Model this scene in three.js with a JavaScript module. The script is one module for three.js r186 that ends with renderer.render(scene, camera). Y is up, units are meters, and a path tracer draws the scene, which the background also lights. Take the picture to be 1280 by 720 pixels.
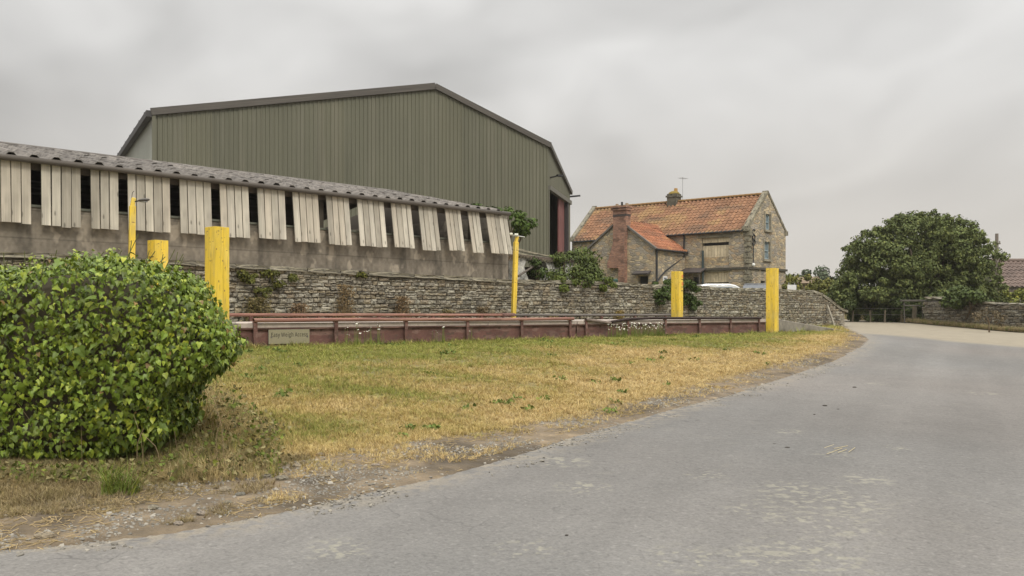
import * as THREE from 'three';
import { mergeGeometries } from 'three/addons/utils/BufferGeometryUtils.js';
import { RoundedBoxGeometry } from 'three/addons/geometries/RoundedBoxGeometry.js';

// ------------------------------------------------------------------ camera, sky, sun, exposure
const scene = new THREE.Scene();
const FOC = 1250, HOR = 393, EYE = 1.6;          // focal length and horizon row of a 1280 x 720 picture
const camera = new THREE.PerspectiveCamera(2 * Math.atan(360 / FOC) * 180 / Math.PI, 1280 / 720, 0.1, 3000);
camera.setViewOffset(1280, 720, 0, 360 - HOR, 1280, 720);
camera.position.set(0, EYE, 0);
camera.lookAt(0, EYE, -10);
const renderer = new THREE.WebGLRenderer({ antialias: true });
renderer.setSize(1280, 720);
renderer.toneMapping = THREE.LinearToneMapping;
renderer.toneMappingExposure = 1.0;
renderer.shadowMap.enabled = true;
renderer.shadowMap.type = THREE.PCFSoftShadowMap;

// ------------------------------------------------------------------ small helpers: random numbers and noise
function rng(seed) { let a = seed >>> 0; return () => { a = (a + 0x6D2B79F5) | 0; let t = Math.imul(a ^ (a >>> 15), 1 | a); t = (t + Math.imul(t ^ (t >>> 7), 61 | t)) ^ t; return ((t ^ (t >>> 14)) >>> 0) / 4294967296; }; }
const clamp = (x, a = 0, b = 1) => Math.min(b, Math.max(a, x));
const lerp = (a, b, t) => a + (b - a) * t;
const sm = (a, b, x) => { const t = clamp((x - a) / (b - a)); return t * t * (3 - 2 * t); };
function hash2(ix, iy) { let h = Math.imul(ix, 374761393) + Math.imul(iy, 668265263); h = Math.imul(h ^ (h >>> 13), 1274126177); return ((h ^ (h >>> 16)) >>> 0) / 4294967296; }
function vn(x, y) { const ix = Math.floor(x), iy = Math.floor(y); let fx = x - ix, fy = y - iy; fx = fx * fx * (3 - 2 * fx); fy = fy * fy * (3 - 2 * fy);
  const a = hash2(ix, iy), b = hash2(ix + 1, iy), c = hash2(ix, iy + 1), d = hash2(ix + 1, iy + 1); return a + (b - a) * fx + (c - a) * fy + (a - b - c + d) * fx * fy; }
function fbm(x, y, o = 4) { let s = 0, a = 0.5, n = 0; for (let i = 0; i < o; i++) { s += a * vn(x, y); n += a; a *= 0.5; x = x * 2.03 + 17.1; y = y * 2.03 + 5.7; } return s / n; }
function worley(x, y) { const ix = Math.floor(x), iy = Math.floor(y); let d1 = 9, d2 = 9, id = 0;
  for (let j = -1; j <= 1; j++) for (let i = -1; i <= 1; i++) { const cx = ix + i, cy = iy + j; const dx = cx + hash2(cx, cy) - x, dy = cy + hash2(cx + 91, cy - 37) - y; const d = Math.hypot(dx, dy);
    if (d < d1) { d2 = d1; d1 = d; id = hash2(cx + 7, cy + 13); } else if (d < d2) d2 = d; }
  return [d1, d2, id]; }

// sky: even overcast, brighter towards the zenith, with soft cloud structure
{
  const W = 1024, H = 512, data = new Float32Array(W * H * 4);
  for (let j = 0; j < H; j++) for (let i = 0; i < W; i++) {
    const el = ((j + 0.5) / H - 0.5) * Math.PI, az = (i + 0.5) / W * 2 * Math.PI;      // row 0 is the nadir
    const cx = Math.cos(el) * Math.cos(az), cz = Math.cos(el) * Math.sin(az), cy = Math.sin(el);
    const ca = Math.cos(az), sa = Math.sin(az), wv = fbm(ca * 5 + 3, sa * 5 + el * 9, 3) - 0.5;
    const n = fbm(ca * 4.2 + el * 2.4 + 31.3 + wv, sa * 4.2 + el * 8 + 8.1 + wv * 1.4, 5) - 0.5, n2 = fbm(ca * 1.7 + 3.1, sa * 1.7 + el * 3.2 + 18.4, 3) - 0.5;
    const k = sm(-0.02, 0.22, cy);
    const n3 = fbm(ca * 12 + el * 5 + 7.7 + wv * 2, sa * 12 + el * 24 + 1.3, 4) - 0.5; const cloud = 1 + k * (0.74 * n + 0.5 * n2 + 0.12 * n3);
    const L = cy < 0 ? 0.30 : (0.66 + 0.07 * sm(0.1, 0.26, cy) + 1.68 * sm(0.28, 1.0, cy)) * cloud;
    const warm = 1 - sm(-0.02, 0.26, cy), o = (j * W + i) * 4;
    data[o] = L * (1.0 + 0.03 * warm); data[o + 1] = L * (0.992 - 0.02 * warm); data[o + 2] = L * (0.972 - 0.085 * warm); data[o + 3] = 1;
  }
  const t = new THREE.DataTexture(data, W, H, THREE.RGBAFormat, THREE.FloatType);
  t.mapping = THREE.EquirectangularReflectionMapping; t.magFilter = t.minFilter = THREE.LinearFilter; t.wrapS = THREE.RepeatWrapping; t.needsUpdate = true;
  scene.background = t; scene.environment = t;
}
const sun = new THREE.DirectionalLight(new THREE.Color().setRGB(1, 0.95, 0.86), 1.5);
sun.position.set(26, 54, 22); sun.target.position.set(4, 0, -30); scene.add(sun, sun.target);
sun.castShadow = true; sun.shadow.radius = 26; sun.shadow.mapSize.set(4096, 4096);
Object.assign(sun.shadow.camera, { left: -60, right: 60, top: 60, bottom: -60, near: 1, far: 220 });

// ------------------------------------------------------------------ naming helpers
const taken = new Map();
function numbered(n) { const k = taken.get(n) || 0; taken.set(n, k + 1); return k ? `${n}_${String(k).padStart(3, '0')}` : n; }
function tag(o, label, category, group) { o.userData.label = label; if (category) o.userData.category = category; if (group) o.userData.group = group; return o; }
function shade(o) { o.castShadow = true; o.receiveShadow = true; return o; }
function thing(name, label, category, [x, y, z] = [0, 0, 0], turn = 0, group) {
  const o = new THREE.Group(); o.name = numbered(name); o.position.set(x, y, z); o.rotation.y = turn; scene.add(o); return tag(o, label, category, group); }
function part(name, geo, mat, parent) { const m = shade(new THREE.Mesh(geo, mat)); m.name = name; parent.add(m); return m; }
function solo(name, geo, mat, label, category, group) { const m = shade(new THREE.Mesh(geo, mat)); m.name = numbered(name); scene.add(m); return tag(m, label, category, group); }
function struct(name, geo, mat) { const m = shade(new THREE.Mesh(geo, mat)); m.name = numbered(name); m.userData.kind = 'structure'; scene.add(m); return m; }
const C = (r, g, b) => new THREE.Color().setRGB(r, g, b);
const std = (r, g, b, rough = 0.9, extra = {}) => new THREE.MeshStandardMaterial({ color: C(r, g, b), roughness: rough, ...extra });
function bx(w, h, d, x = 0, y = 0, z = 0, rx = 0, ry = 0, rz = 0) { const g = new THREE.BoxGeometry(w, h, d); g.applyMatrix4(new THREE.Matrix4().compose(new THREE.Vector3(x, y, z), new THREE.Quaternion().setFromEuler(new THREE.Euler(rx, ry, rz)), new THREE.Vector3(1, 1, 1))); return g; }
function rbx(w, h, d, r, x = 0, y = 0, z = 0, rx = 0, ry = 0, rz = 0) { const g = new RoundedBoxGeometry(w, h, d, 2, r); g.applyMatrix4(new THREE.Matrix4().compose(new THREE.Vector3(x, y, z), new THREE.Quaternion().setFromEuler(new THREE.Euler(rx, ry, rz)), new THREE.Vector3(1, 1, 1))); return g; }
function tube(pts, r, seg = 12, rad = 8) { return new THREE.TubeGeometry(new THREE.CatmullRomCurve3(pts.map(p => new THREE.Vector3(...p)), false, 'catmullrom', 0.2), seg, r, rad, false); }
function rod(a, b, r, rad = 10) { const A = new THREE.Vector3(...a), B = new THREE.Vector3(...b), L = A.distanceTo(B); const g = new THREE.CylinderGeometry(r, r, L, rad); g.applyQuaternion(new THREE.Quaternion().setFromUnitVectors(new THREE.Vector3(0, 1, 0), B.clone().sub(A).normalize())); g.translate((A.x + B.x) / 2, (A.y + B.y) / 2, (A.z + B.z) / 2); return g; }
function polyGeo(tris) { const g = new THREE.BufferGeometry(); const p = []; for (const t of tris) for (const v of t) p.push(...v); g.setAttribute('position', new THREE.Float32BufferAttribute(p, 3)); const uv = []; for (let i = 0; i < p.length / 3; i++) uv.push(0, 0); g.setAttribute('uv', new THREE.Float32BufferAttribute(uv, 2)); g.computeVertexNormals(); return g; }
const quad = (a, b, c, d) => [[a, b, c], [a, c, d]];
// textures: f(u, v, x, y) returns [r, g, b] in sRGB 0..1 or a grey number
function texture(W, H, f, srgb = true) { const d = new Uint8Array(W * H * 4); for (let j = 0; j < H; j++) for (let i = 0; i < W; i++) { const c = f((i + 0.5) / W, (j + 0.5) / H), o = (j * W + i) * 4; if (typeof c === 'number') d[o] = d[o + 1] = d[o + 2] = clamp(c) * 255; else { d[o] = clamp(c[0]) * 255; d[o + 1] = clamp(c[1]) * 255; d[o + 2] = clamp(c[2]) * 255; } d[o + 3] = 255; }
  const t = new THREE.DataTexture(d, W, H, THREE.RGBAFormat); t.wrapS = t.wrapT = THREE.RepeatWrapping; t.magFilter = THREE.LinearFilter; t.minFilter = THREE.LinearMipmapLinearFilter; t.generateMipmaps = true; if (srgb) t.colorSpace = THREE.SRGBColorSpace; t.needsUpdate = true; return t; }
const s2 = v => v <= 0.0031308 ? v * 12.92 : 1.055 * Math.pow(v, 1 / 2.4) - 0.055;      // linear to sRGB
const toS = (r, g, b) => [s2(clamp(r)), s2(clamp(g)), s2(clamp(b))];
// tiling noise lookup (period 1 in u and v), built once
const TN = 512, tn = new Float32Array(TN * TN);
for (let j = 0; j < TN; j++) for (let i = 0; i < TN; i++) { let s = 0, a = 0.5, n = 0; for (let p = 8; p <= 256; p *= 2) { const x = i / TN * p, y = j / TN * p, ix = Math.floor(x), iy = Math.floor(y); let fx = x - ix, fy = y - iy; fx = fx * fx * (3 - 2 * fx); fy = fy * fy * (3 - 2 * fy); const h = (u, v) => hash2((u % p) + p * 31, (v % p) + p * 57); s += a * lerp(lerp(h(ix, iy), h(ix + 1, iy), fx), lerp(h(ix, iy + 1), h(ix + 1, iy + 1), fx), fy); n += a; a *= 0.62; } tn[j * TN + i] = s / n; }
const tnoise = (u, v) => tn[((Math.floor(v * TN) % TN + TN) % TN) * TN + ((Math.floor(u * TN) % TN + TN) % TN)];
const bumpNoise = texture(512, 512, (u, v) => (tnoise(u, v) - 0.5) * 1.8 + 0.5, false);
const grainTex = texture(512, 512, (u, v) => { const n = (tnoise(u, v) - 0.5) * 0.9; return [0.86 + n * 0.5, 0.86 + n * 0.5, 0.86 + n * 0.48]; });
function rep(t, x, y) { const c = t.clone(); c.repeat.set(x, y); c.needsUpdate = true; return c; }

// ------------------------------------------------------------------ places: pixels, terrain, the farm's axes
const ray = (px, py) => [(px - 640) / FOC, (HOR - py) / FOC];                   // x and y per metre of depth
// farm frame: s runs along the weighbridge, w away from it; world = F(s, y, w)
const U = [0.664, 0.748], P0 = [-4.94, 19.06], TH = Math.atan2(0.748, 0.664);
const F = (s, y, w) => [P0[0] + U[0] * s - U[1] * w, y, -(P0[1] + U[1] * s + U[0] * w)];
const sOf = (px, w) => { const k = (px - 640) / FOC, bX = P0[0] - U[1] * w, bZ = P0[1] + U[0] * w; return (k * bZ - bX) / (U[0] - k * U[1]); };   // s where a picture column meets the plane w
const depthOf = (s, w) => P0[1] + U[1] * s + U[0] * w;
const yOf = (py, s, w) => EYE + (HOR - py) / FOC * depthOf(s, w);
const BRIDGE_Y = 0.93, YARD = 2.0;
function terrain(X, Z) {
  const r = 1.5 * (1 - Math.exp(-Math.max(0, Z - 4) / 38)) - 0.012 * clamp(X - 3, 0, 22);
  const d = 0.748 * (X - P0[0]) - 0.664 * (Z - P0[1]);
  const plate = BRIDGE_Y + 0.25 * sm(45, 62, Z) - 0.3 * sm(15, 26, X) * (1 - sm(45, 58, Z)) + 0.5 * sm(62, 140, Z);
  return lerp(r, plate, 1 - sm(0.6, 9, d));
}
const bridgeDist = (X, Z) => 0.748 * (X - P0[0]) - 0.664 * (Z - P0[1]);
function hit(px, py) { const [kx, ky] = ray(px, py); let z0 = 2; for (let z = 2; z < 300; z += 0.05) { if (EYE + ky * z <= terrain(kx * z, z)) { z0 = z; break; } z0 = z; } return [kx * z0, z0]; }
const edgePts = [[0, 692], [170, 672], [330, 641], [430, 617], [520, 598], [620, 571], [700, 547], [800, 520], [880, 499], [960, 475], [1030, 452], [1068, 434], [1080, 425]].map(p => hit(...p));
edgePts.unshift([-14, 4.2], [-6.2, 5.7]); edgePts.unshift([-40, 1]);
edgePts.push([16.9, 51], [23.6, 72], [31, 100], [60, 200]);
edgePts.sort((a, b) => a[1] - b[1]);
function roadEdge(Z) { if (Z <= edgePts[0][1]) return edgePts[0][0]; for (let i = 1; i < edgePts.length; i++) if (Z <= edgePts[i][1]) { const a = edgePts[i - 1], b = edgePts[i]; return lerp(a[0], b[0], (Z - a[1]) / (b[1] - a[1])); } return 60; }
const verge = (X, Z) => (roadEdge(Z) - X) * 0.68 + 0.16 * (fbm(X * 1.7, Z * 1.7, 3) - 0.5) + 0.10 * (fbm(X * 7, Z * 7, 2) - 0.5);   // metres of ground left of the tarmac
const bareWidth = Z => 0.10 + 0.85 * (1 - sm(7.5, 13, Z)) + 0.2 * (1 - sm(14, 30, Z));
const groundY = (X, Z) => { const e = (roadEdge(Z) - X) * 0.68; const onRoad = sm(0.05, 0.5, -e);
  const dirt = 0.035 * (fbm(X * 2.2, Z * 2.2, 3) - 0.5) + 0.03 * (fbm(X * 0.7 + 9, Z * 0.7, 2) - 0.5);
  return terrain(X, Z) + (1 - onRoad) * (dirt * sm(0, 0.6, e) + 0.015) - 0.12 * onRoad; };

// ------------------------------------------------------------------ ground sheet
function dryness(X, Z) { // 0 green .. 1 straw
  const d = bridgeDist(X, Z), e = (roadEdge(Z) - X) * 0.68;
  let k = 0.64 + 1.4 * (fbm(X * 0.33 + 4, Z * 0.33, 3) - 0.5) + 0.6 * (fbm(X * 1.4, Z * 1.4 + 30, 2) - 0.5);
  k -= 0.52 * (1 - sm(0.3, 4.6, d)); k += 0.34 * (1 - sm(0.2, 2.2, e)); k -= 0.26 * sm(1.5, 8, X) * sm(0.5, 2, e); k += 0.14 * (1 - sm(-1.5, 1.5, X)) * sm(2.5, 5, d); return clamp(k); }
{
  const xs = [], zs = [];
  for (let x = -400; x < -30; x += 20) xs.push(x); for (let x = -30; x < -9; x += 1) xs.push(x); for (let x = -9; x < 12; x += 0.11) xs.push(x); for (let x = 12; x < 40; x += 0.7) xs.push(x); for (let x = 40; x <= 400; x += 20) xs.push(x);
  for (let z = -40; z < 5; z += 3) zs.push(z); for (let z = 5; z < 24; z += 0.1) zs.push(z); for (let z = 24; z < 60; z += 0.5) zs.push(z); for (let z = 60; z < 140; z += 4) zs.push(z); for (let z = 140; z <= 900; z += 40) zs.push(z);
  const pos = [], col = [], uv = [], idx = [], nx = xs.length;
  for (const z of zs) for (const x of xs) {
    pos.push(x, groundY(x, z), -z); uv.push(x / 1.7, z / 1.7);
    const e = verge(x, z), bare = 1 - sm(0, 0.5, e - bareWidth(z)), k = dryness(x, z), n = fbm(x * 3.1, z * 3.1, 3), n2 = fbm(x * 11, z * 11, 2);
    let c = [lerp(0.19, 0.40, k), lerp(0.19, 0.285, k), lerp(0.055, 0.11, k)];
    const soil = lerp(0.55, 1.1, n) * lerp(0.8, 1.15, n2), dusty = [0.29 * soil, 0.22 * soil, 0.14 * soil];
    const dark = sm(0.52, 0.68, fbm(x * 1.3 + 50, z * 1.3, 3)) * 0.45; for (let q = 0; q < 3; q++) c[q] = lerp(c[q] * (0.7 + 0.5 * n), dusty[q] * (1 - dark), clamp(bare + 0.18 * (n2 - 0.4)));
    col.push(...c);
  }
  for (let j = 0; j < zs.length - 1; j++) for (let i = 0; i < nx - 1; i++) { const a = j * nx + i; idx.push(a, a + 1, a + nx, a + 1, a + nx + 1, a + nx); }
  const g = new THREE.BufferGeometry(); g.setAttribute('position', new THREE.Float32BufferAttribute(pos, 3)); g.setAttribute('uv', new THREE.Float32BufferAttribute(uv, 2)); g.setAttribute('color', new THREE.Float32BufferAttribute(col, 3)); g.setIndex(idx); g.computeVertexNormals();
  struct('ground', g, new THREE.MeshStandardMaterial({ vertexColors: true, roughness: 1, map: grainTex, bumpMap: bumpNoise, bumpScale: 0.05 }));
}

// ------------------------------------------------------------------ road and lane: tarmac bleached by sun and dust
const laneAt = (X, Z) => { const m = Z - lerp(35.5, 29.5, clamp((X - 12.4) / 3)) + 2.6 * (fbm(X * 0.5, Z * 0.25, 3) - 0.5); return sm(-1.6, 1.6, m); };
const stains = [[1032, 655, 0.3], [1008, 698, 0.34], [992, 612, 0.24], [1046, 570, 0.18], [948, 640, 0.2], [1068, 640, 0.2], [1028, 625, 0.42], [1085, 600, 0.18], [880, 596, 0.16], [700, 578, 0.24], [730, 610, 0.2], [952, 702, 0.26], [1100, 480, 0.2], [1230, 492, 0.25], [860, 700, 0.22], [1120, 560, 0.12], [420, 690, 0.2], [660, 690, 0.18], [985, 540, 0.16]].map(([x, y, r]) => [...hit(x, y), r]);
function roadColour(X, Z) {
  let v = 0.158 * (0.80 + 0.40 * fbm(X * 0.35 + 3, Z * 0.18, 3)) * (0.92 + 0.16 * fbm(X * 2.3, Z * 2.3, 3)); const pit = vn(X * 38 + 5, Z * 38); v *= pit > 0.86 ? 1.2 : pit < 0.14 ? 0.82 : 1;
  const track = fbm((X - Z * 0.45) * 1.6 + 20, Z * 0.09, 3); v *= 0.84 + 0.32 * track;
  const g1 = hash2(Math.floor(X * 130), Math.floor(Z * 130)), g2 = vn(X * 60, Z * 60); v *= 0.74 + 0.26 * g1 + 0.24 * g2;
  let warm = 0.6 + 1.2 * (fbm(X * 0.3 + 40, Z * 0.3, 2) - 0.5);
  // dark seams and crazing near the ragged edge
  const e = -(roadEdge(Z) - X) * 0.68;
  if (e < 2.4 && Z < 26) { const zone = sm(0.46, 0.6, fbm(X * 0.8 + 7, Z * 0.8, 2)) * (1 - sm(1.1, 2.3, e)); if (zone > 0) { const [a, b] = worley(X * 2.1 + 0.4 * vn(X * 6, Z * 6), Z * 2.1 + 0.4 * vn(X * 6 + 50, Z * 6)); const ln = 1 - sm(0.0, 0.03, b - a); v *= 1 - 0.42 * ln * zone * (0.4 + 0.8 * vn(X * 5, Z * 5)); } }
  // chalky crumbs and straw smears dropped in the middle
  let pale = 0; for (const [sx, sz, r] of stains) { const dx = (X - sx) / r, dz = (Z - sz) / (r * 1.15), q = dx * dx + dz * dz; if (q < 2.2) pale = Math.max(pale, (1 - q / 2.2) * sm(0.56, 0.7, fbm(X * 20 + sx * 3, Z * 20, 3))); }
  const crumbs = sm(0.66, 0.76, fbm(X * 5.5 + 70, Z * 5.5, 3)) * sm(0.5, 0.62, fbm(X * 0.5 + 12, Z * 0.4 + 3, 2)) * 0.55;
  pale = clamp(pale * 0.55 + crumbs * 0.1);
  const lane = Z > 20 ? laneAt(X, Z) : 0;
  let c = [v * lerp(1.0, 1.06, warm), v * lerp(0.975, 0.965, warm), v * lerp(0.915, 0.865, warm)];
  c = [lerp(c[0], 0.33, pale), lerp(c[1], 0.31, pale), lerp(c[2], 0.235, pale)];
  const gr = 0.86 + 0.28 * fbm(X * 3, Z * 3, 3); c = [lerp(c[0], 0.265 * gr, lane), lerp(c[1], 0.228 * gr, lane), lerp(c[2], 0.165 * gr, lane)];
  // grit thrown over the edge of the tarmac
  const grit = (1 - sm(0.0, 0.55, e + 0.35 * (fbm(X * 3, Z * 3, 3) - 0.5))) * sm(0.3, 0.62, fbm(X * 14, Z * 14, 2)); const gs = 0.8 + 0.5 * g1;
  return [lerp(c[0], 0.235 * gs, grit), lerp(c[1], 0.205 * gs, grit), lerp(c[2], 0.16 * gs, grit)];
}
function sheet(z0, z1, dz, nx, xr, tw, th, lift, x0) {
  const pos = [], uv = [], idx = []; let rows = 0;
  for (let z = z0; z <= z1 + 1e-6; z += dz) { const xl = Math.max(x0, roadEdge(z) + 0.16 * (fbm(z * 1.9, 3.3, 3) - 0.5) + 0.05 * (vn(z * 9, 8) - 0.5)); for (let i = 0; i <= nx; i++) { const x = lerp(xl, xr, Math.pow(i / nx, 1.4)); pos.push(x, terrain(x, z) + lift + 0.012 * (fbm(x * 0.6, z * 0.6, 2) - 0.5), -z); uv.push((x - x0) / (xr - x0), (z - z0) / (z1 - z0)); } rows++; }
  for (let j = 0; j < rows - 1; j++) for (let i = 0; i < nx; i++) { const a = j * (nx + 1) + i; idx.push(a, a + 1, a + nx + 1, a + 1, a + nx + 2, a + nx + 1); }
  const g = new THREE.BufferGeometry(); g.setAttribute('position', new THREE.Float32BufferAttribute(pos, 3)); g.setAttribute('uv', new THREE.Float32BufferAttribute(uv, 2)); g.setIndex(idx); g.computeVertexNormals();
  const map = texture(tw, th, (u, v) => toS(...roadColour(x0 + u * (xr - x0), z0 + v * (z1 - z0)))); map.wrapS = map.wrapT = THREE.ClampToEdgeWrapping;
  const bump = rep(bumpNoise, (xr - x0) / 0.55, (z1 - z0) / 0.55);
  return [g, new THREE.MeshStandardMaterial({ map, roughness: 0.92, bumpMap: bump, bumpScale: 0.012 })];
}
{
  const road = new THREE.Group(); road.name = 'road'; road.userData.kind = 'structure'; scene.add(road);
  let [g, m] = sheet(-14, 4.5, 0.5, 20, 40, 512, 256, 0.004, -16); part('tarmac', g, m, road);
  [g, m] = sheet(4.5, 18, 0.1, 90, 11, 2048, 1792, 0.004, -9); part('tarmac', g, m, road);
  { const gg = []; const [a, b] = sheet(4.5, 18, 0.5, 12, 40, 256, 128, -0.002, 10.9); part('tarmac', a, b, road); }
  [g, m] = sheet(18, 36, 0.2, 90, 40, 1536, 1024, 0.004, 0); part('tarmac', g, m, road);
  [g, m] = sheet(36, 110, 0.5, 60, 60, 768, 768, 0.004, 8);
  struct('lane', g, m);
}

// ------------------------------------------------------------------ shared materials
const woodTex = texture(256, 1024, (u, v) => { const x = u * 8, y = v * 3; const ring = fbm(x * 5 + 2.2 * fbm(x * 0.7, y * 0.8, 2), y * 0.6, 4); const fine = fbm(x * 26, y * 1.5, 2); const wear = fbm(x * 0.8 + 20, y * 2.2, 3); let k = 0.31 + 0.10 * (ring - 0.5) + 0.10 * (fine - 0.5) + 0.16 * (wear - 0.5);
  const [a] = worley(x * 0.45, y * 1.15); if (a < 0.07) k *= 0.35 + a * 6; return toS(k * 1.12, k * 1.03, k * 0.86); });
const concreteTex = texture(1024, 256, (u, v) => { const x = u * 12, y = v * 2; const board = vn(x * 0.15 + 3, Math.floor(y * 2.2) * 7.3) - 0.5; let k = 0.178 + 0.1 * (fbm(x * 1.3, y * 2.2, 4) - 0.5) + 0.045 * board + 0.09 * (fbm(x * 14, y * 14, 2) - 0.5); if (Math.abs((y * 2.2) % 1 - 0.5) > 0.475) k *= 0.72; const lichen = sm(0.62, 0.74, fbm(x * 4 + 9, y * 4, 3)); k += 0.11 * lichen; const streak = sm(0.56, 0.75, fbm(x * 3.1, y * 0.35 + 40, 3)); k *= 1 - 0.35 * streak; return toS(k * 1.24, k * 1.07, k * 0.83); });
const rustTex = texture(512, 256, (u, v) => { const x = u * 16, y = v * 8; const n = fbm(x, y, 4), m = fbm(x * 0.6 + 8, y * 2 + 3, 3), f = fbm(x * 8, y * 8, 2); const bleach = sm(0.48, 0.66, m); let c = [0.155, 0.074, 0.058]; const s = 0.62 + 0.9 * (n - 0.2) * 0.9 + 0.35 * (f - 0.5); c = c.map((q, i) => lerp(q, [0.24, 0.15, 0.12][i], bleach * 0.6) * s); const scab = sm(0.62, 0.72, fbm(x * 2.4 + 40, y * 2.4, 3)); return toS(...c.map((q, i) => lerp(q, [0.10, 0.06, 0.045][i], scab))); });
const yellowTex = texture(256, 512, (u, v) => { const x = u * 3, y = v * 8; let c = [0.86, 0.60, 0.055]; const n = fbm(x * 1.5, y * 1.2, 4), st = fbm(x * 9, y * 0.5, 3); const s = 0.92 + 0.22 * (n - 0.5) - 0.16 * sm(0.55, 0.75, st); c = c.map(q => q * s); const chip = Math.max(sm(0.75, 0.82, fbm(x * 5 + 3, y * 5, 3)), 0.5 * sm(0.68, 0.78, fbm(x * 14 + 9, y * 1.1 + 2, 3))); const grime = sm(0.46, 0.7, fbm(x * 2 + 60, y * 0.9 + 11, 3)) * 0.34, fade = sm(0.5, 0.7, fbm(x * 0.9 + 5, y * 0.6 + 31, 3)) * 0.3; c = c.map((q, i) => lerp(q, [0.86, 0.68, 0.22][i], fade)); c = c.map((q, i) => lerp(q, [0.42, 0.33, 0.13][i], grime)); return toS(...c.map((q, i) => lerp(q, [0.20, 0.10, 0.05][i], chip * 0.8))); });
const clad = (r, g, b) => texture(512, 512, (u, v) => { const n = fbm(u * 5, v * 4, 4), st = fbm(u * 70, v * 2.2, 3), f = vn(u * 200, v * 200); const s = 0.90 + 0.22 * (n - 0.5) + 0.13 * (st - 0.5) + 0.05 * (f - 0.5); const dust = sm(0.55, 0.8, fbm(u * 40 + 9, v * 1.6 + 4, 3)) * 0.2; return toS(lerp(r * s, 0.24, dust), lerp(g * s, 0.22, dust), lerp(b * s, 0.17, dust)); });
const stoneTex = (pal, scale, seed) => texture(1024, 1024, (u, v) => { const x = u * scale, y = v * scale * 1.9; const wx = x + 0.35 * (vn(x * 1.7 + seed, y * 1.7) - 0.5), wy = y + 0.25 * (vn(x * 1.7, y * 1.7 + seed) - 0.5); const [a, b, id] = worley(wx + seed, wy); const mort = 1 - sm(0.04, 0.16, b - a); const n = fbm(x * 6, y * 6, 3), big = fbm(u * 5 + seed, v * 5, 3); const p = pal[Math.floor(id * pal.length) % pal.length]; const s = 0.62 + 0.55 * n + 0.4 * (big - 0.5); const weather = sm(0.5, 0.72, fbm(u * 9 + 33, v * 6 + seed, 3)) * 0.3; return toS(...p.map((q, i) => lerp(lerp(q * s, [0.20, 0.175, 0.135][i], mort * 0.75), [0.085, 0.08, 0.07][i], weather))); });
const stoneBump = (scale, seed) => texture(1024, 1024, (u, v) => { const x = u * scale, y = v * scale * 1.9; const wx = x + 0.35 * (vn(x * 1.7 + seed, y * 1.7) - 0.5), wy = y + 0.25 * (vn(x * 1.7, y * 1.7 + seed) - 0.5); const [a, b] = worley(wx + seed, wy); return sm(0.02, 0.25, b - a) * 0.7 + 0.3 * vn(x * 7, y * 7); }, false);
const M = {};
M.rust = new THREE.MeshStandardMaterial({ map: rustTex, roughness: 0.85, bumpMap: bumpNoise, bumpScale: 0.004 });
M.rail = new THREE.MeshStandardMaterial({ map: rustTex, color: C(1.7, 1.6, 1.45), roughness: 0.7 });
M.railGrey = std(0.17, 0.15, 0.13, 0.75, { map: grainTex });
M.slab = std(0.58, 0.49, 0.42, 0.95, { map: grainTex, bumpMap: bumpNoise, bumpScale: 0.006 });
M.concrete = new THREE.MeshStandardMaterial({ map: concreteTex, roughness: 0.98, bumpMap: bumpNoise, bumpScale: 0.012 });
M.yellow = new THREE.MeshStandardMaterial({ map: yellowTex, roughness: 0.6 });
M.dark = std(0.02, 0.02, 0.02, 0.7);
M.black = std(0.012, 0.012, 0.014, 0.5);
M.gutter = std(0.135, 0.115, 0.095, 0.75, { map: grainTex });
M.glass = new THREE.MeshPhysicalMaterial({ color: C(0.16, 0.2, 0.23), roughness: 0.08, metalness: 0, clearcoat: 1 });
M.twig = std(0.14, 0.1, 0.06, 0.95);
function foldedUV(g, sx, sy, plane = 'xy') { const p = g.attributes.position, uv = g.attributes.uv; for (let i = 0; i < p.count; i++) { const a = { x: p.getX(i), y: p.getY(i), z: p.getZ(i) }; uv.setXY(i, a[plane[0]] / sx, a[plane[1]] / sy); } return g; }
function boxUV(g, sx, sy) { if (g.index) g = g.toNonIndexed(); const p = g.attributes.position; g.computeVertexNormals(); const n = g.attributes.normal, uv = []; for (let i = 0; i < p.count; i++) { const ax = Math.abs(n.getX(i)), ay = Math.abs(n.getY(i)), az = Math.abs(n.getZ(i)); const x = p.getX(i), y = p.getY(i), z = p.getZ(i); if (az >= ax && az >= ay) uv.push(x / sx, y / sy); else if (ax >= ay) uv.push(z / sx, y / sy); else uv.push(x / sx, z / sy); } g.setAttribute('uv', new THREE.Float32BufferAttribute(uv, 2)); return g; }

// ------------------------------------------------------------------ leaves and tufts (built in volume, as instances)
function leafGeo(pts, fold, curl = 0) { // outline in xy from the stalk at the origin; each half folded up about the midrib, tip curled
  const p = []; const v = ([x, y]) => [x, y, Math.abs(x) * fold - curl * y * y]; const mid = y => [0, y, -curl * y * y]; const tip = pts[pts.length - 1];
  for (const sgn of [-1, 1]) for (let i = 0; i < pts.length - 1; i++) { const a = v([pts[i][0] * sgn, pts[i][1]]), b = v([pts[i + 1][0] * sgn, pts[i + 1][1]]); const t = [mid(lerp(0, tip[1], 0.35)), a, b]; p.push(...(sgn > 0 ? [t[0], t[1], t[2]] : [t[0], t[2], t[1]])); }
  const g = new THREE.BufferGeometry(); g.setAttribute('position', new THREE.Float32BufferAttribute(p.flat(), 3)); g.setAttribute('uv', new THREE.Float32BufferAttribute(new Array(p.length * 2).fill(0), 2)); g.computeVertexNormals(); return g; }
const ivyLeaf = leafGeo([[0.0, 0], [0.30, -0.12], [0.52, 0.22], [0.30, 0.40], [0.22, 0.66], [0, 1]], 0.28, 0.22);
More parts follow.
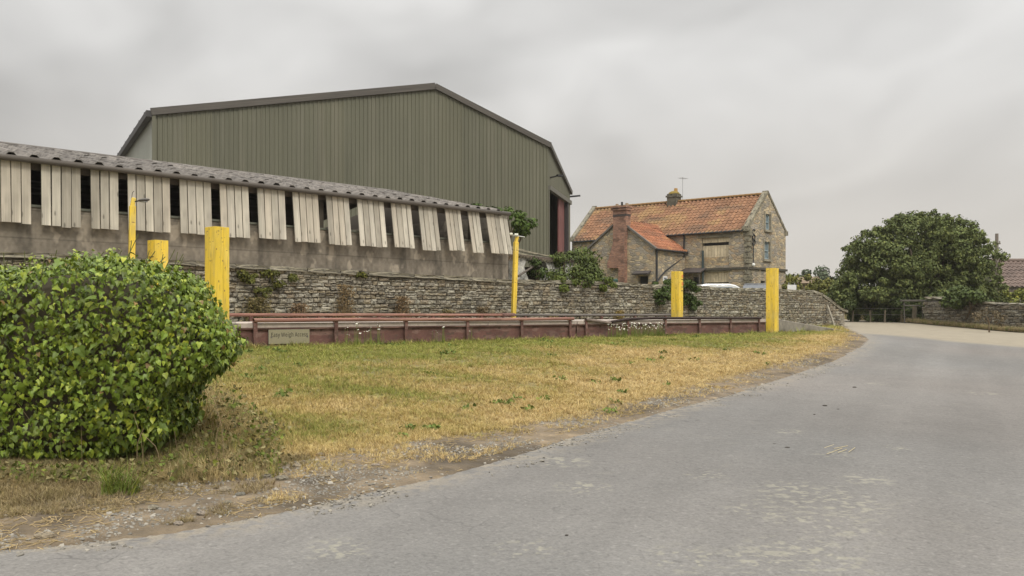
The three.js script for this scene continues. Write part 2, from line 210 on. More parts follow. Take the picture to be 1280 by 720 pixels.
const ivyLeaf2 = leafGeo([[0.0, 0], [0.26, -0.08], [0.44, 0.2], [0.34, 0.52], [0, 1]], 0.2, 0.3);
const treeLeaf = leafGeo([[0, 0], [0.34, 0.3], [0.24, 0.72], [0, 1]], 0.25, 0.15);
function tuftGeo(blades, w, spread, seed, seg = 2) { const r = rng(seed), p = []; for (let i = 0; i < blades; i++) { const a = r() * 6.283, l = 0.55 + 0.45 * r(), lean = spread * (0.25 + 0.75 * r()), ox = 0.16 * (r() - 0.5), oz = 0.16 * (r() - 0.5), ca = Math.cos(a), sa = Math.sin(a), bw = w * (0.7 + 0.6 * r()); const pt = t => { const out = lean * t * t; return [ox + ca * out, l * t * (1 - 0.25 * lean * t), oz + sa * out]; }; for (let k = 0; k < seg; k++) { const t0 = k / seg, t1 = (k + 1) / seg, A = pt(t0), B = pt(t1), w0 = bw * (1 - t0), w1 = bw * (1 - t1) * (k === seg - 1 ? 0 : 1); const o = (P, q) => [P[0] - sa * q, P[1], P[2] + ca * q]; p.push(o(A, -w0), o(A, w0), o(B, w1)); if (k < seg - 1) p.push(o(A, -w0), o(B, w1), o(B, -w1)); } }
  const g = new THREE.BufferGeometry(); g.setAttribute('position', new THREE.Float32BufferAttribute(p.flat(), 3)); g.setAttribute('uv', new THREE.Float32BufferAttribute(new Array(p.length * 2).fill(0), 2)); g.computeVertexNormals(); return g; }
const leafMat = (rough = 0.55, through = 0.3) => new THREE.MeshPhysicalMaterial({ color: 0xffffff, roughness: rough, transmission: through, thickness: 0, side: THREE.DoubleSide, specularIntensity: 0.6 });
const leafMatPlain = new THREE.MeshPhysicalMaterial({ color: 0xffffff, roughness: 0.75, specularIntensity: 0.25, side: THREE.DoubleSide });
const grassMat = new THREE.MeshPhysicalMaterial({ color: 0xffffff, roughness: 0.9, specularIntensity: 0.2, side: THREE.DoubleSide });
const _m = new THREE.Matrix4(), _q = new THREE.Quaternion(), _v = new THREE.Vector3(), _s = new THREE.Vector3();
function instanced(name, geo, mat, items, parent) { // items: [x, y, z, quaternion, sx, sy, sz, Color]
  const im = new THREE.InstancedMesh(geo, mat, items.length); im.name = name; items.forEach((t, i) => { im.setMatrixAt(i, _m.compose(_v.set(t[0], t[1], t[2]), t[3], _s.set(t[4], t[5], t[6]))); im.setColorAt(i, t[7]); }); im.userData.kind = 'stuff'; shade(im); parent.add(im); return im; }
function facing(dir, r, spread) { // leaf blade (xy plane, normal z) turned to look along dir, the tip hanging down
  const n = new THREE.Vector3(dir[0] + spread * (r() - 0.5), dir[1] + spread * (r() - 0.5), dir[2] + spread * (r() - 0.5)).normalize(); const down = new THREE.Vector3((r() - 0.5) * 1.3, -1, (r() - 0.5) * 1.3).normalize(); const y = down.sub(n.clone().multiplyScalar(down.dot(n))).normalize(); const x = new THREE.Vector3().crossVectors(y, n); return new THREE.Quaternion().setFromRotationMatrix(new THREE.Matrix4().makeBasis(x, y, n)); }
function anyTurn(r) { const q = new THREE.Quaternion().set(r() - 0.5, r() - 0.5, r() - 0.5, r() - 0.5); return q.normalize(); }
const vary = (c, a, b, r) => { const k = a + b * r(); return C(c[0] * k, c[1] * k, c[2] * k); };
const greens = (r, base, vary = 0.35, yellow = 0.25) => { const k = 1 + vary * (r() - 0.5) * 2, y = yellow * r() * r(); return C(clamp(base[0] * k * (1 + 1.2 * y)), clamp(base[1] * k * (1 + 0.5 * y)), clamp(base[2] * k * (1 - 0.3 * y))); };
// foliage of a crown: blobs [x, y, z, rx, ry, rz] broken into clumps, leaves on and in each clump
function foliage(parent, blobs, seed, o) {
  const r = rng(seed), items = []; const clumps = [];
  for (const [bx0, by0, bz0, rx, ry, rz] of blobs) { const n = Math.max(5, Math.round(o.clumps * rx * ry)); for (let i = 0; i < n; i++) { const a = r() * 6.283, c = 2 * r() - 1, q = Math.sqrt(1 - c * c), rad = 0.5 + 0.5 * Math.pow(r(), 0.45); clumps.push([bx0 + rx * rad * q * Math.cos(a), by0 + ry * rad * c, bz0 + rz * rad * q * Math.sin(a), o.clumpR * (0.6 + 0.8 * r()), 0.78 + 0.44 * r()]); } }
  if (o.ragged) for (const [bx0, by0, bz0, rx, ry, rz] of blobs) for (let i = 0; i < o.ragged; i++) { const a = r() * 6.283, c = r() * 1.2 - 0.2, q = Math.sqrt(Math.max(0, 1 - c * c)), rad = 1.02 + 0.2 * r() * r(); clumps.push([bx0 + rx * rad * q * Math.cos(a), by0 + ry * rad * c, bz0 + rz * rad * q * Math.sin(a), o.clumpR * (0.25 + 0.3 * r()), 0.85 + 0.5 * r(), 0.22]); }
  for (const [cx, cy, cz, cr, tone, few] of clumps) for (let i = 0; i < o.perClump * (few || 1); i++) { const a = r() * 6.283, c = 2 * r() - 1, q = Math.sqrt(1 - c * c), rad = cr * (0.45 + 0.7 * Math.pow(r(), 0.6)); const dx = q * Math.cos(a), dz = q * Math.sin(a); const y = cy + rad * c * 0.72; if (y < (o.minY ?? -1e9)) continue; const sz = o.leaf * (0.6 + 0.8 * r()); const col = greens(r, o.colour, 0.3, o.yellow ?? 0.25); col.multiplyScalar(tone); items.push([cx + rad * dx, y, cz + rad * dz, facing([dx * 0.8, c * 0.6 + 0.75, dz * 0.8], r, 1.5), sz, sz, sz, col]); }
  return instanced(o.name || 'crown', o.geo || treeLeaf, o.mat || leafMatPlain, items, parent);
}
// ------------------------------------------------------------------ yard behind the retaining wall
{
  const g = new THREE.PlaneGeometry(140, 110, 1, 1); g.rotateX(-Math.PI / 2); g.translate(-33, 0, -55);
  const m = struct('yard', g, std(0.26, 0.235, 0.19, 1, { map: rep(grainTex, 60, 50), bumpMap: rep(bumpNoise, 60, 50), bumpScale: 0.02 }));
  m.position.set(...F(0, YARD, 5.3)); m.rotation.y = TH;
  const b = new THREE.BoxGeometry(0.3, 2, 100); b.translate(37.2, -1.02, -50); const bank = struct('yard_bank', b, std(0.2, 0.18, 0.13, 1, { map: grainTex })); bank.position.copy(m.position); bank.rotation.y = TH;
}

// ------------------------------------------------------------------ rubble stones
function stoneUnit(seed) { // a worn block: back face flat, front face bulged with chipped edges
  const r = rng(seed), j = a => (r() - 0.5) * a; const o = [], n = [], e = 0.13; const out = [[-0.5, -0.5], [0, -0.5], [0.5, -0.5], [0.5, 0], [0.5, 0.5], [0, 0.5], [-0.5, 0.5], [-0.5, 0]];
  for (const [x, y] of out) { o.push([x + j(0.1), y + j(0.16), 0.18 + j(0.16)]); }
  for (const [x, y] of out) { n.push([x * (1 - 2 * e) + j(0.1), y * (1 - 2.6 * e) + j(0.14), 0.42 + j(0.3)]); }
  const bk = out.map(([x, y], i) => [o[i][0] * 0.96, o[i][1] * 0.96, -0.5]), c = [j(0.2), j(0.2), 0.5 + j(0.2)], t = [];
  for (let i = 0; i < 8; i++) { const k = (i + 1) % 8; t.push(...quad(bk[i], bk[k], o[k], o[i]), ...quad(o[i], o[k], n[k], n[i]), [n[i], n[k], c]); }
  const g = polyGeo(t); const p = g.attributes.position, uv = g.attributes.uv, ou = r(), ov = r(); for (let i = 0; i < p.count; i++) uv.setXY(i, p.getX(i) * 0.3 + ou, p.getY(i) * 0.12 + ov); return g; }
const stoneUnits = Array.from({ length: 12 }, (_, i) => stoneUnit(100 + i));
const stoneTones = [[0.43, 0.375, 0.285], [0.34, 0.30, 0.235], [0.50, 0.455, 0.37], [0.38, 0.315, 0.235], [0.27, 0.243, 0.20], [0.46, 0.415, 0.34], [0.37, 0.33, 0.27], [0.42, 0.35, 0.25], [0.53, 0.49, 0.41]];
const stoneMottle = texture(512, 512, (u, v) => { const n = tnoise(u, v), li = sm(0.60, 0.72, fbm(u * 34, v * 34, 3)), dk = sm(0.58, 0.7, fbm(u * 20 + 50, v * 20, 3)); let k = 0.82 + 0.5 * (n - 0.5); k *= 1 - 0.35 * dk; return [lerp(k, 1, li * 0.6), lerp(k, 1, li * 0.6), lerp(k * 0.98, 0.93, li * 0.6)]; });
const stoneMats = stoneTones.map(c => std(...c, 0.97, { map: stoneMottle, bumpMap: bumpNoise, bumpScale: 0.015 }));
const stoneMerged = new THREE.MeshStandardMaterial({ vertexColors: true, roughness: 0.97, map: stoneMottle, bumpMap: bumpNoise, bumpScale: 0.015 });
function tint(g, c) { const n = g.attributes.position.count, a = new Float32Array(n * 3); for (let i = 0; i < n; i++) { a[i * 3] = c[0]; a[i * 3 + 1] = c[1]; a[i * 3 + 2] = c[2]; } g.setAttribute('color', new THREE.BufferAttribute(a, 3)); return g; }
function coursedWall(parent, L0, L1, base, top, opt) { // courses of rubble on the face z = 0 of a wall running along local x
  const r = rng(opt.seed), all = []; let y = opt.y0;
  while (y < opt.y1) { const h = opt.h * (0.65 + 0.75 * r()); let x = L0 - r() * 0.3; while (x < L1) { const l = Math.min(opt.len * (0.45 + 1.2 * r() * r() + 0.3 * r()), 0.75); const cx = x + l / 2, wob = 0.05 * (fbm(cx * 0.9, y * 3, 2) - 0.5); if (y + h < top(cx) + 0.02 && y + h > base(cx) && cx > L0 && cx < L1) { if (r() < 0.16 && h > opt.h * 0.9) { const hh = h * (0.4 + 0.2 * r()); all.push([cx, y + wob + hh / 2, l, hh, r()], [cx, y + wob + hh + (h - hh) / 2, l * 0.97, h - hh, r()]); } else all.push([cx, y + wob + h / 2, l, h, r()]); } x += l; } y += h; }
  const scored = all.map(t => [...t, opt.size(t)]).sort((a, b) => b[5] - a[5]); const rest = [];
  scored.forEach((t, i) => { const gap = opt.gap ?? 0.012, sx = t[2] - gap * (0.6 + r()), sy = t[3] - gap * 0.8 * (0.6 + r()), sz = 0.13, z = -0.06 + 0.04 * (r() - 0.5), rz = 0.05 * (r() - 0.5), k = Math.floor(r() * stoneUnits.length), c = Math.floor(t[4] * stoneTones.length);
    if (i < (opt.single ?? 300)) { const m = part('stone', stoneUnits[k], stoneMats[c], parent); m.position.set(t[0], t[1], z); m.scale.set(sx, sy, sz); m.rotation.z = rz; }
    else { const g = stoneUnits[k].clone(); g.applyMatrix4(_m.compose(_v.set(t[0], t[1], z), _q.setFromEuler(new THREE.Euler(0, 0, rz)), _s.set(sx, sy, sz))); rest.push(tint(g, stoneTones[c].map(v => v * (opt.tone ?? 1)))); } });
  if (rest.length) { const m = part('rubble', mergeGeometries(rest), stoneMerged, parent); m.userData.kind = 'stuff'; }
  return all.length;
}

// ------------------------------------------------------------------ the long retaining wall
const WALLW = 5;
{
  const base = x => 0.86, top = x => x < 13.4 ? lerp(2.80, 2.64, clamp(x / 13.4)) : x < 35.2 ? 2.66 - 0.02 * Math.sin(x) + 0.05 * (vn(x * 0.8, 4) - 0.5) : lerp(2.64, 1.72, sm(35.2, 39.4, x));
  const w = thing('retaining_wall', 'long grey rubble stone retaining wall behind the red weighbridge', 'stone wall', F(0, 0, WALLW), TH);
  const n = coursedWall(w, -7, 38.6, base, top, { seed: 5, y0: 0.78, y1: 2.8, h: 0.105, len: 0.30, size: t => (t[2] + t[3]) * 1 / depthOf(t[0], WALLW) * (t[1] > 1.5 ? 1.6 : 0.6) * (t[0] > 2.4 ? 1 : 0.1) });
  // mortar core in steps under the slope of the top
  const cores = []; for (let x = -7; x < 38.5; x += 1) { const t = top(x + 0.5) - 0.06; cores.push(bx(1, t - 0.7, 0.4, x + 0.5, 0.7 + (t - 0.7) / 2, -0.2 - 0.075)); }
  part('core', boxUV(mergeGeometries(cores), 2, 2), std(0.33, 0.29, 0.225, 1, { map: grainTex, bumpMap: bumpNoise, bumpScale: 0.03 }), w);
  // coping: long rough slabs bedded on the top course
  const r = rng(77), cop = std(0.34, 0.305, 0.24, 0.97, { map: stoneMottle, bumpMap: bumpNoise, bumpScale: 0.02 }), cop2 = std(0.42, 0.38, 0.30, 0.97, { map: stoneMottle, bumpMap: bumpNoise, bumpScale: 0.02 });
  const slabs = [0, 1, 2].map(i => { const g = new THREE.BoxGeometry(1, 1, 1, 4, 2, 2), p = g.attributes.position, q = rng(300 + i); const key = new Map(); for (let k = 0; k < p.count; k++) { const id = [p.getX(k), p.getY(k), p.getZ(k)].map(v => v.toFixed(2)).join(); if (!key.has(id)) key.set(id, [(q() - 0.5) * 0.05, (q() - 0.5) * 0.22, (q() - 0.5) * 0.12]); const d = key.get(id); p.setXYZ(k, p.getX(k) + d[0], p.getY(k) + d[1], p.getZ(k) + d[2]); } return boxUV(g, 3, 5); });
  for (let x = 13.4; x < 38.4;) { const l = 0.55 + 0.6 * r(); const t = top(x + l / 2), m = part('coping_slab', slabs[Math.floor(r() * 3)], r() < 0.5 ? cop : cop2, w); m.scale.set(l - 0.02, 0.10 + 0.04 * r(), 0.5); m.position.set(x + l / 2, t + 0.045, -0.22); m.rotation.z = Math.atan2(top(x + l) - top(x), l) + 0.02 * (r() - 0.5); x += l; }
  for (let x = -7; x < 13.3;) { const l = 0.9 + 0.9 * r(); const m = part('ledge_slab', slabs[Math.floor(r() * 3)], r() < 0.6 ? cop : cop2, w); m.scale.set(l - 0.01, 0.09 + 0.03 * r(), 0.34); m.position.set(x + l / 2, top(x + l / 2) + 0.02, -0.1); m.rotation.z = -0.012 + 0.01 * (r() - 0.5); x += l; }
  console.log('wall stones', n);
}
{ // pale pole leaning on the end of the wall
  const s1 = sOf(1044, 4.4), s0 = sOf(1033, 4.97); const g = rod(F(s1, terrain(F(s1, 0, 4.4)[0], -F(s1, 0, 4.4)[2]) - 0.02, 4.4), F(s0, yOf(381, s0, 4.97), 4.93), 0.055, 8);
  solo('timber_pole', g, std(0.42, 0.38, 0.30, 0.9, { map: grainTex }), 'bleached timber pole leaning against the end of the stone wall', 'pole');
}

// ------------------------------------------------------------------ the low shed with slatted wood front
{
  const sEnd = sOf(638, 5), s0 = -7; const shed = thing('cattle_shed', 'long low shed with pale vertical boards over a concrete wall', 'shed', F(0, 0, WALLW), TH);
  const wt = 3.85;
  const fr = boxUV(bx(sEnd - s0, wt - 2.6, 0.2, (s0 + sEnd) / 2, (wt + 2.6) / 2, -0.19), 12, 2.6); part('concrete_wall', fr, M.concrete, shed);
  part('wall_cap', boxUV(bx(sEnd - s0, 0.05, 0.26, (s0 + sEnd) / 2, wt + 0.027, -0.19), 3, 2), std(0.19, 0.195, 0.15, 0.95, { map: grainTex }), shed);
  // end wall, back wall, floor
  for (const x of [sEnd - 0.12, s0 + 0.1]) part('end_wall', boxUV(bx(0.2, 2.7, 9.8, x, 3.4, -5.25), 12, 2.6), M.concrete, shed);
  for (const x of [sEnd - 0.13, s0 + 0.09]) { const sh = new THREE.Shape(); sh.moveTo(-10.1, 4.75); sh.lineTo(-0.15, 4.75); sh.lineTo(-5.05, 5.72); sh.closePath(); const g = new THREE.ExtrudeGeometry(sh, { depth: 0.14, bevelEnabled: false }); g.rotateY(-Math.PI / 2); g.translate(x + 0.07, 0, 0); part('gable_infill', boxUV(g, 3, 3), std(0.12, 0.1, 0.08, 0.95), shed); }
  part('back_wall', boxUV(bx(sEnd - s0, 3, 0.2, (s0 + sEnd) / 2, 3.5, -10.2), 12, 2.6), M.concrete, shed);
  // wall plate and posts behind the boards
  part('wall_plate', bx(sEnd - s0, 0.14, 0.1, (s0 + sEnd) / 2, 4.70, -0.11), std(0.1, 0.08, 0.06), shed);
  for (let s = s0 + 1; s < sEnd; s += 2.9) part('post', bx(0.14, 0.95, 0.12, s, wt + 0.5, -0.22), std(0.09, 0.075, 0.055), shed);
  // boards: panels between the ventilation gaps (picture columns), each board a mesh
  const panels = [[-70, -22, 4], [-11, 41, 4], [53, 103, 4], [115, 150, 3], [161, 215, 5], [226, 266, 4], [276, 313, 4], [323, 358, 4], [367.5, 400, 4], [409.5, 438.5, 4], [448, 482, 5], [490.5, 516, 4], [525, 548, 4], [558, 578, 4], [587, 601, 3], [609.5, 636, 5]];
  const r = rng(12), units = Array.from({ length: 6 }, (_, i) => { const g = new THREE.BoxGeometry(1, 1, 1), uv = g.attributes.uv, ou = i * 0.17, ov = i * 0.31; for (let k = 0; k < uv.count; k++) uv.setXY(k, ou + uv.getX(k) * 0.155, ov + uv.getY(k) * 0.42); return g; });
  const tones = [[1.62, 1.6, 1.56], [1.42, 1.4, 1.35], [1.75, 1.73, 1.67], [1.58, 1.52, 1.44], [1.18, 1.15, 1.1]].map(c => new THREE.MeshStandardMaterial({ map: woodTex, color: C(c[0] * 0.88, c[1] * 0.89, c[2] * 0.9), roughness: 0.95, bumpMap: woodTex, bumpScale: 0.006 }));
  const yTop = 4.76;
  for (const [a, b, n] of panels) { const lean = a < 100 ? 0.025 : a < 313 ? lerp(0.025, 0.075, (a - 100) / 213) : lerp(0.075, 0.185, (a - 313) / 290), sa = sOf(a, 4.86), sb = sOf(b, 4.86), bw = (sb - sa) / n, drop = 0.05 * (r() - 0.5); for (let i = 0; i < n; i++) { const len = 1.29 + drop + 0.03 * (r() - 0.5); const m = part('board', units[Math.floor(r() * 6)], tones[Math.floor(r() * 5)], shed); const gap = 0.016 + 0.02 * r(); m.scale.set(bw - gap, len, 0.026); m.rotation.set(-lean + 0.015 * (r() - 0.5), 0, 0.014 * (r() - 0.5)); m.position.set(sa + bw * (i + 0.5), yTop - Math.cos(lean) * len / 2, 0.05 + Math.sin(lean) * len / 2 + 0.012 * (r() - 0.5)); } }
  // gutter
  const gut = new THREE.CylinderGeometry(0.065, 0.065, sEnd - s0 - 0.1, 12, 1, false); gut.rotateZ(Math.PI / 2); gut.translate((s0 + sEnd) / 2 - 0.15, 4.80, 0.16); part('gutter', gut, M.gutter, shed);
  // roof: ribbed fibre-cement sheets, laid in three lapped rows
  const P = 0.46, ribs = 2, prof = []; for (let k = 0; k < ribs; k++) prof.push([k * P, 0], [k * P + 0.24, 0], [k * P + 0.30, 0.065], [k * P + 0.40, 0.065]); prof.push([ribs * P, 0]); const SW = P * ribs;
  const rise = Math.atan2(1.02, 5.25), slope = 5.35, rows = 3, rowL = slope / rows + 0.12;
  const sheetGeo = v => { const q = rng(900 + v), t = []; const segs = 6; const Z = k => -k / segs * rowL; const sag = Array.from({ length: segs + 1 }, (_, k) => 0.012 * Math.sin(k * 1.1 + v) + 0.012 * (q() - 0.5)); const V = (i, k, d = 0) => [prof[i][0], prof[i][1] + sag[k] - d, Z(k)]; for (let i = 0; i < prof.length - 1; i++) { for (let k = 0; k < segs; k++) t.push(...quad(V(i, k), V(i + 1, k), V(i + 1, k + 1), V(i, k + 1)), ...quad(V(i, k + 1, 0.012), V(i + 1, k + 1, 0.012), V(i + 1, k, 0.012), V(i, k, 0.012))); t.push(...quad(V(i, 0, 0.012), V(i + 1, 0, 0.012), V(i + 1, 0), V(i, 0))); } const g = polyGeo(t); return foldedUV(g, 1.3, 1.9, 'xz'); };
  const roofTex = texture(512, 512, (u, v) => { const n = fbm(u * 8, v * 8, 4), li = sm(0.54, 0.68, fbm(u * 26 + 5, v * 26, 3)), dk = sm(0.5, 0.7, fbm(u * 12 + 60, v * 5, 3)); let k = 0.145 + 0.1 * (n - 0.5); k *= 1 - 0.5 * dk; k = lerp(k, 0.24, li * 0.5); return toS(k * 1.06, k * 0.95, k * 0.84); });
  const rm = [0.95, 1.1, 1.25].map(k => new THREE.MeshStandardMaterial({ map: roofTex, color: C(k, k, k), roughness: 0.97, bumpMap: bumpNoise, bumpScale: 0.02, side: THREE.DoubleSide })), sg = [0, 1, 2, 3].map(sheetGeo);
  const eaveY = 4.83, eaveZ = 0.2; const roofEnd = sOf(626, 4.8);
  for (let row = 0; row < rows; row++) for (let s = roofEnd - SW; s > s0 - SW; s -= SW) { const m = part('roof_sheet', sg[Math.floor(r() * 4)], rm[Math.floor(r() * 3)], shed); const along = row * slope / rows; m.position.set(s + 0.012 * (r() - 0.5), eaveY + Math.sin(rise) * along + 0.012 * row + 0.014 * r(), eaveZ - Math.cos(rise) * along + 0.02 * (r() - 0.5)); m.rotation.x = rise + 0.012 * (r() - 0.5); m.rotation.y = 0.006 * (r() - 0.5); }
  part('roof_underlay', bx(roofEnd - s0, 0.02, slope, (roofEnd + s0) / 2, eaveY - 0.06 + Math.sin(rise) * slope / 2, eaveZ - Math.cos(rise) * slope / 2 - 0.03, rise), std(0.09, 0.08, 0.07), shed);
  part('rear_roof', bx(roofEnd - s0, 0.03, slope, (roofEnd + s0) / 2, eaveY - 0.01 + Math.sin(rise) * slope / 2, eaveZ - Math.cos(rise) * slope * 1.5, -rise), rm[1], shed);
  const rid = new THREE.CylinderGeometry(0.11, 0.11, roofEnd - s0, 10); rid.rotateZ(Math.PI / 2); rid.scale(1, 0.6, 1); rid.translate((roofEnd + s0) / 2, eaveY + 0.05 + Math.sin(rise) * slope, eaveZ - Math.cos(rise) * slope); part('ridge', rid, rm[0], shed);
  // bargeboard at the end
  part('bargeboard', bx(0.04, 0.16, slope, roofEnd + 0.03, eaveY - 0.05 + Math.sin(rise) * slope / 2, eaveZ - Math.cos(rise) * slope / 2, rise), std(0.2, 0.18, 0.15, 0.9, { map: woodTex }), shed);
}

// ------------------------------------------------------------------ the tall olive barn
{
  const A = [-15.02, 42], ub = [0.8947, 0.4466], nb = [-0.4466, 0.8947], L = 18.8; const at = (s, w = 0) => [A[0] + ub[0] * s + nb[0] * w, -(A[1] + ub[1] * s + nb[1] * w)];
  const barn = thing('steel_barn', 'tall olive ribbed steel barn rising behind the slatted shed', 'barn', [A[0], YARD, -A[1]], Math.atan2(ub[1], ub[0]));
  const H = EYE - YARD, hA = 8.5 + H, hP = 10.86 + H, hB = 8.55 + H, sP = 12.65; const topAt = s => s < sP ? lerp(hA, hP, s / sP) : lerp(hP, hB, (s - sP) / (L - sP));
  // local: x along the front, z towards the camera
  const cl = new THREE.MeshStandardMaterial({ map: clad(0.145, 0.142, 0.096), roughness: 0.5, metalness: 0.15 }), cl2 = new THREE.MeshStandardMaterial({ map: clad(0.141, 0.138, 0.093), roughness: 0.52, metalness: 0.15 });
  const cl3 = cl.clone(), cl4 = cl2.clone(); cl3.color = C(1.03, 1.02, 1.0); cl4.color = C(0.96, 0.965, 0.97);
  const pale = new THREE.MeshStandardMaterial({ map: clad(0.40, 0.41, 0.36), roughness: 0.6 });
  const pr = 0.214; // rib pitch
  function ribSheet(p0, p1, yb, yt, uOff) { // p0, p1 plan points (local), yt(t) height along
    const len = Math.hypot(p1[0] - p0[0], p1[1] - p0[1]), dx = (p1[0] - p0[0]) / len, dz = (p1[1] - p0[1]) / len, nx = -dz, nz = dx; const pts = [], n = Math.max(1, Math.round(len / pr)), pp = len / n; for (let i = 0; i < n; i++) pts.push([i * pp, 0], [i * pp + pp * 0.56, 0], [i * pp + pp * 0.67, 0.036], [i * pp + pp * 0.89, 0.036]); pts.push([len, 0]);
    const t = [], V = (i, y) => [p0[0] + dx * pts[i][0] + nx * pts[i][1], y, p0[1] + dz * pts[i][0] + nz * pts[i][1]], uv = [];
    for (let i = 0; i < pts.length - 1; i++) { const y0 = yt(pts[i][0] / len), y1 = yt(pts[i + 1][0] / len); t.push(...quad(V(i, yb), V(i + 1, yb), V(i + 1, y1), V(i, y0))); const u0 = uOff + pts[i][0] / 9, u1 = uOff + pts[i + 1][0] / 9; uv.push(u0, yb / 12, u1, yb / 12, u1, y1 / 12, u0, yb / 12, u1, y1 / 12, u0, y0 / 12); }
    const g = polyGeo(t); g.setAttribute('uv', new THREE.Float32BufferAttribute(uv, 2)); return g; }
  const NS = 16, sw = L / NS; for (let i = 0; i < NS; i++) { const a = i * sw, b = a + sw; part('cladding_sheet', ribSheet([a + 0.002, 0.012 * (i % 2)], [b + 0.01, 0.012 * (i % 2)], 0, t => topAt(lerp(a, b, t)), i * 0.137), [cl, cl2, cl3, cl, cl4][(i * 7) % 5], barn); }
  // left side wall of pale sheets
  for (let i = 0; i < 8; i++) part('side_sheet', ribSheet([0, -18 + i * 2.25], [0, -18 + (i + 1) * 2.25 - (i === 7 ? 0.03 : 0)], 0, () => hA - 0.15, i * 0.2), pale, barn);
  // right wall: from the corner B back to C, with the tall doorway
  const toLocal = ([X, Z]) => { const dx = X - A[0], dz = Z - A[1]; return [dx * ub[0] + dz * ub[1], -(dx * nb[0] + dz * nb[1])]; };
  const B = [A[0] + ub[0] * L, A[1] + ub[1] * L], dirR = [0.21, 0.9777], R = m => toLocal([B[0] + dirR[0] * m, B[1] + dirR[1] * m]), LR = 7.1, hC = 7.1 + H, head = 6.4 + H; const topR = m => lerp(hB, hC, m / LR);
  part('door_header', ribSheet(R(0.02), R(LR), head, t => topR(t * LR), 0.3), cl, barn);
  const jm = (m0, m1, w, m, name, y1 = head, off = 0) => { const p = R((m0 + m1) / 2), q = R((m0 + m1) / 2 + 0.1), a = Math.atan2(-(q[1] - p[1]), q[0] - p[0]); const g = rbx(m1 - m0, y1, w, 0.02, 0, y1 / 2, off); g.applyMatrix4(new THREE.Matrix4().makeRotationY(a)); g.translate(p[0], 0, p[1]); return part(name, g, m, barn); };
  jm(0.0, 0.14, 0.16, cl2, 'door_jamb'); jm(6.15, LR, 0.1, cl, 'door_jamb');
  jm(3.9, 5.75, 0.08, std(0.24, 0.085, 0.075, 0.7, { map: grainTex }), 'sliding_door', head, -0.12);
  jm(5.8, 6.12, 0.24, std(0.035, 0.03, 0.03, 0.7), 'steel_column');
  { const p = R(3.5), q = R(3.6), a = Math.atan2(-(q[1] - p[1]), q[0] - p[0]); const g = bx(7.0, 0.22, 0.2, 0, head - 0.02, 0.06); g.applyMatrix4(new THREE.Matrix4().makeRotationY(a)); g.translate(p[0], 0, p[1]); part('door_rail', g, std(0.12, 0.115, 0.09, 0.6), barn); }
  // remaining walls, hidden from the yard
  const Cc = R(LR), E = [19, -26], D = [0, -18]; part('rear_wall', ribSheet(E, D, 0, t => lerp(6.7, hA, t), 0), cl, barn); part('rear_wall', ribSheet(Cc, E, 0, t => lerp(hC, 6.7, t), 0), cl, barn);
  // roof planes
  const e = 0.0, v3 = ([x, z], y) => [x, y, z]; const pA = v3([-0.15, 0.15], hA + 0.05), pP = v3([sP, 0.15], hP + 0.06), pB = v3(R(-0.02), hB + 0.05), pC = v3([Cc[0] + 0.2, Cc[1] - 0.25], hC + 0.0), pE = v3(E, 6.8), pD = v3([-0.15, -18.2], hA + 0.05), pM = v3([sP, -20], hP - 1.6);
  const rg = polyGeo([[pA, pP, pD], [pP, pM, pD], [pP, pB, pM], [pB, pC, pM], [pC, pE, pM], [pM, pE, pD]]); part('roof', rg, std(0.12, 0.11, 0.09, 0.7, { side: THREE.DoubleSide }), barn);
  // verge flashing
  const flash = std(0.105, 0.092, 0.075, 0.6, { map: grainTex }); const strip = (a, b, h, d, ex = 0) => { const A3 = new THREE.Vector3(...a), B3 = new THREE.Vector3(...b), l = A3.distanceTo(B3) + ex; const g = new THREE.BoxGeometry(l, h, d); const x = B3.clone().sub(A3).normalize(), z = new THREE.Vector3(-x.z, 0, x.x).normalize(), y = new THREE.Vector3().crossVectors(z, x); g.applyMatrix4(new THREE.Matrix4().makeBasis(x, y, z)); g.translate((A3.x + B3.x) / 2, (A3.y + B3.y) / 2, (A3.z + B3.z) / 2); return g; };
  part('verge_flashing', strip([-0.15, hA - 0.02, 0.1], [sP, hP, 0.1], 0.3, 0.12), flash, barn); part('verge_flashing', strip([sP, hP, 0.1], [L + 0.1, hB - 0.03, 0.1], 0.26, 0.12), flash, barn);
  const r0 = R(0), r1 = R(LR + 0.25); part('verge_flashing', strip([r0[0] + 0.08, hB, r0[1] + 0.05], [r1[0] + 0.08, hC - 0.1, r1[1]], 0.22, 0.16), flash, barn);
  part('eaves_gutter', strip([-0.22, hA - 0.1, -18.2], [-0.22, hA - 0.1, 0.12], 0.26, 0.24), std(0.045, 0.042, 0.04, 0.7), barn);
  for (let i = 0; i < 9; i++) part('gutter_bracket', bx(0.14, 0.1, 0.12, -0.26, hA + 0.05, -0.8 - i * 2), M.dark, barn);
  // corner trims and small brackets
  part('corner_trim', bx(0.14, hA - 0.15, 0.14, -0.03, (hA - 0.15) / 2, 0.05), cl2, barn);
  { const p = R(0.5); part('wall_light', mergeGeometries([rod([p[0], head + 0.55, p[1]], [p[0] + 0.35, head + 0.65, p[1] + 0.25], 0.04), bx(0.3, 0.09, 0.2, p[0] + 0.42, head + 0.65, p[1] + 0.3)]), M.dark, barn); const q = R(LR); part('wall_light', mergeGeometries([rod([q[0], head + 0.35, q[1]], [q[0] + 0.6, head + 0.42, q[1] + 0.2], 0.05)]), M.dark, barn); }
  // slab floor inside, so that the doorway looks into a dark hall
  part('floor', bx(18, 0.03, 17, 9.5, 0.02, -9), std(0.12, 0.11, 0.1), barn);
}
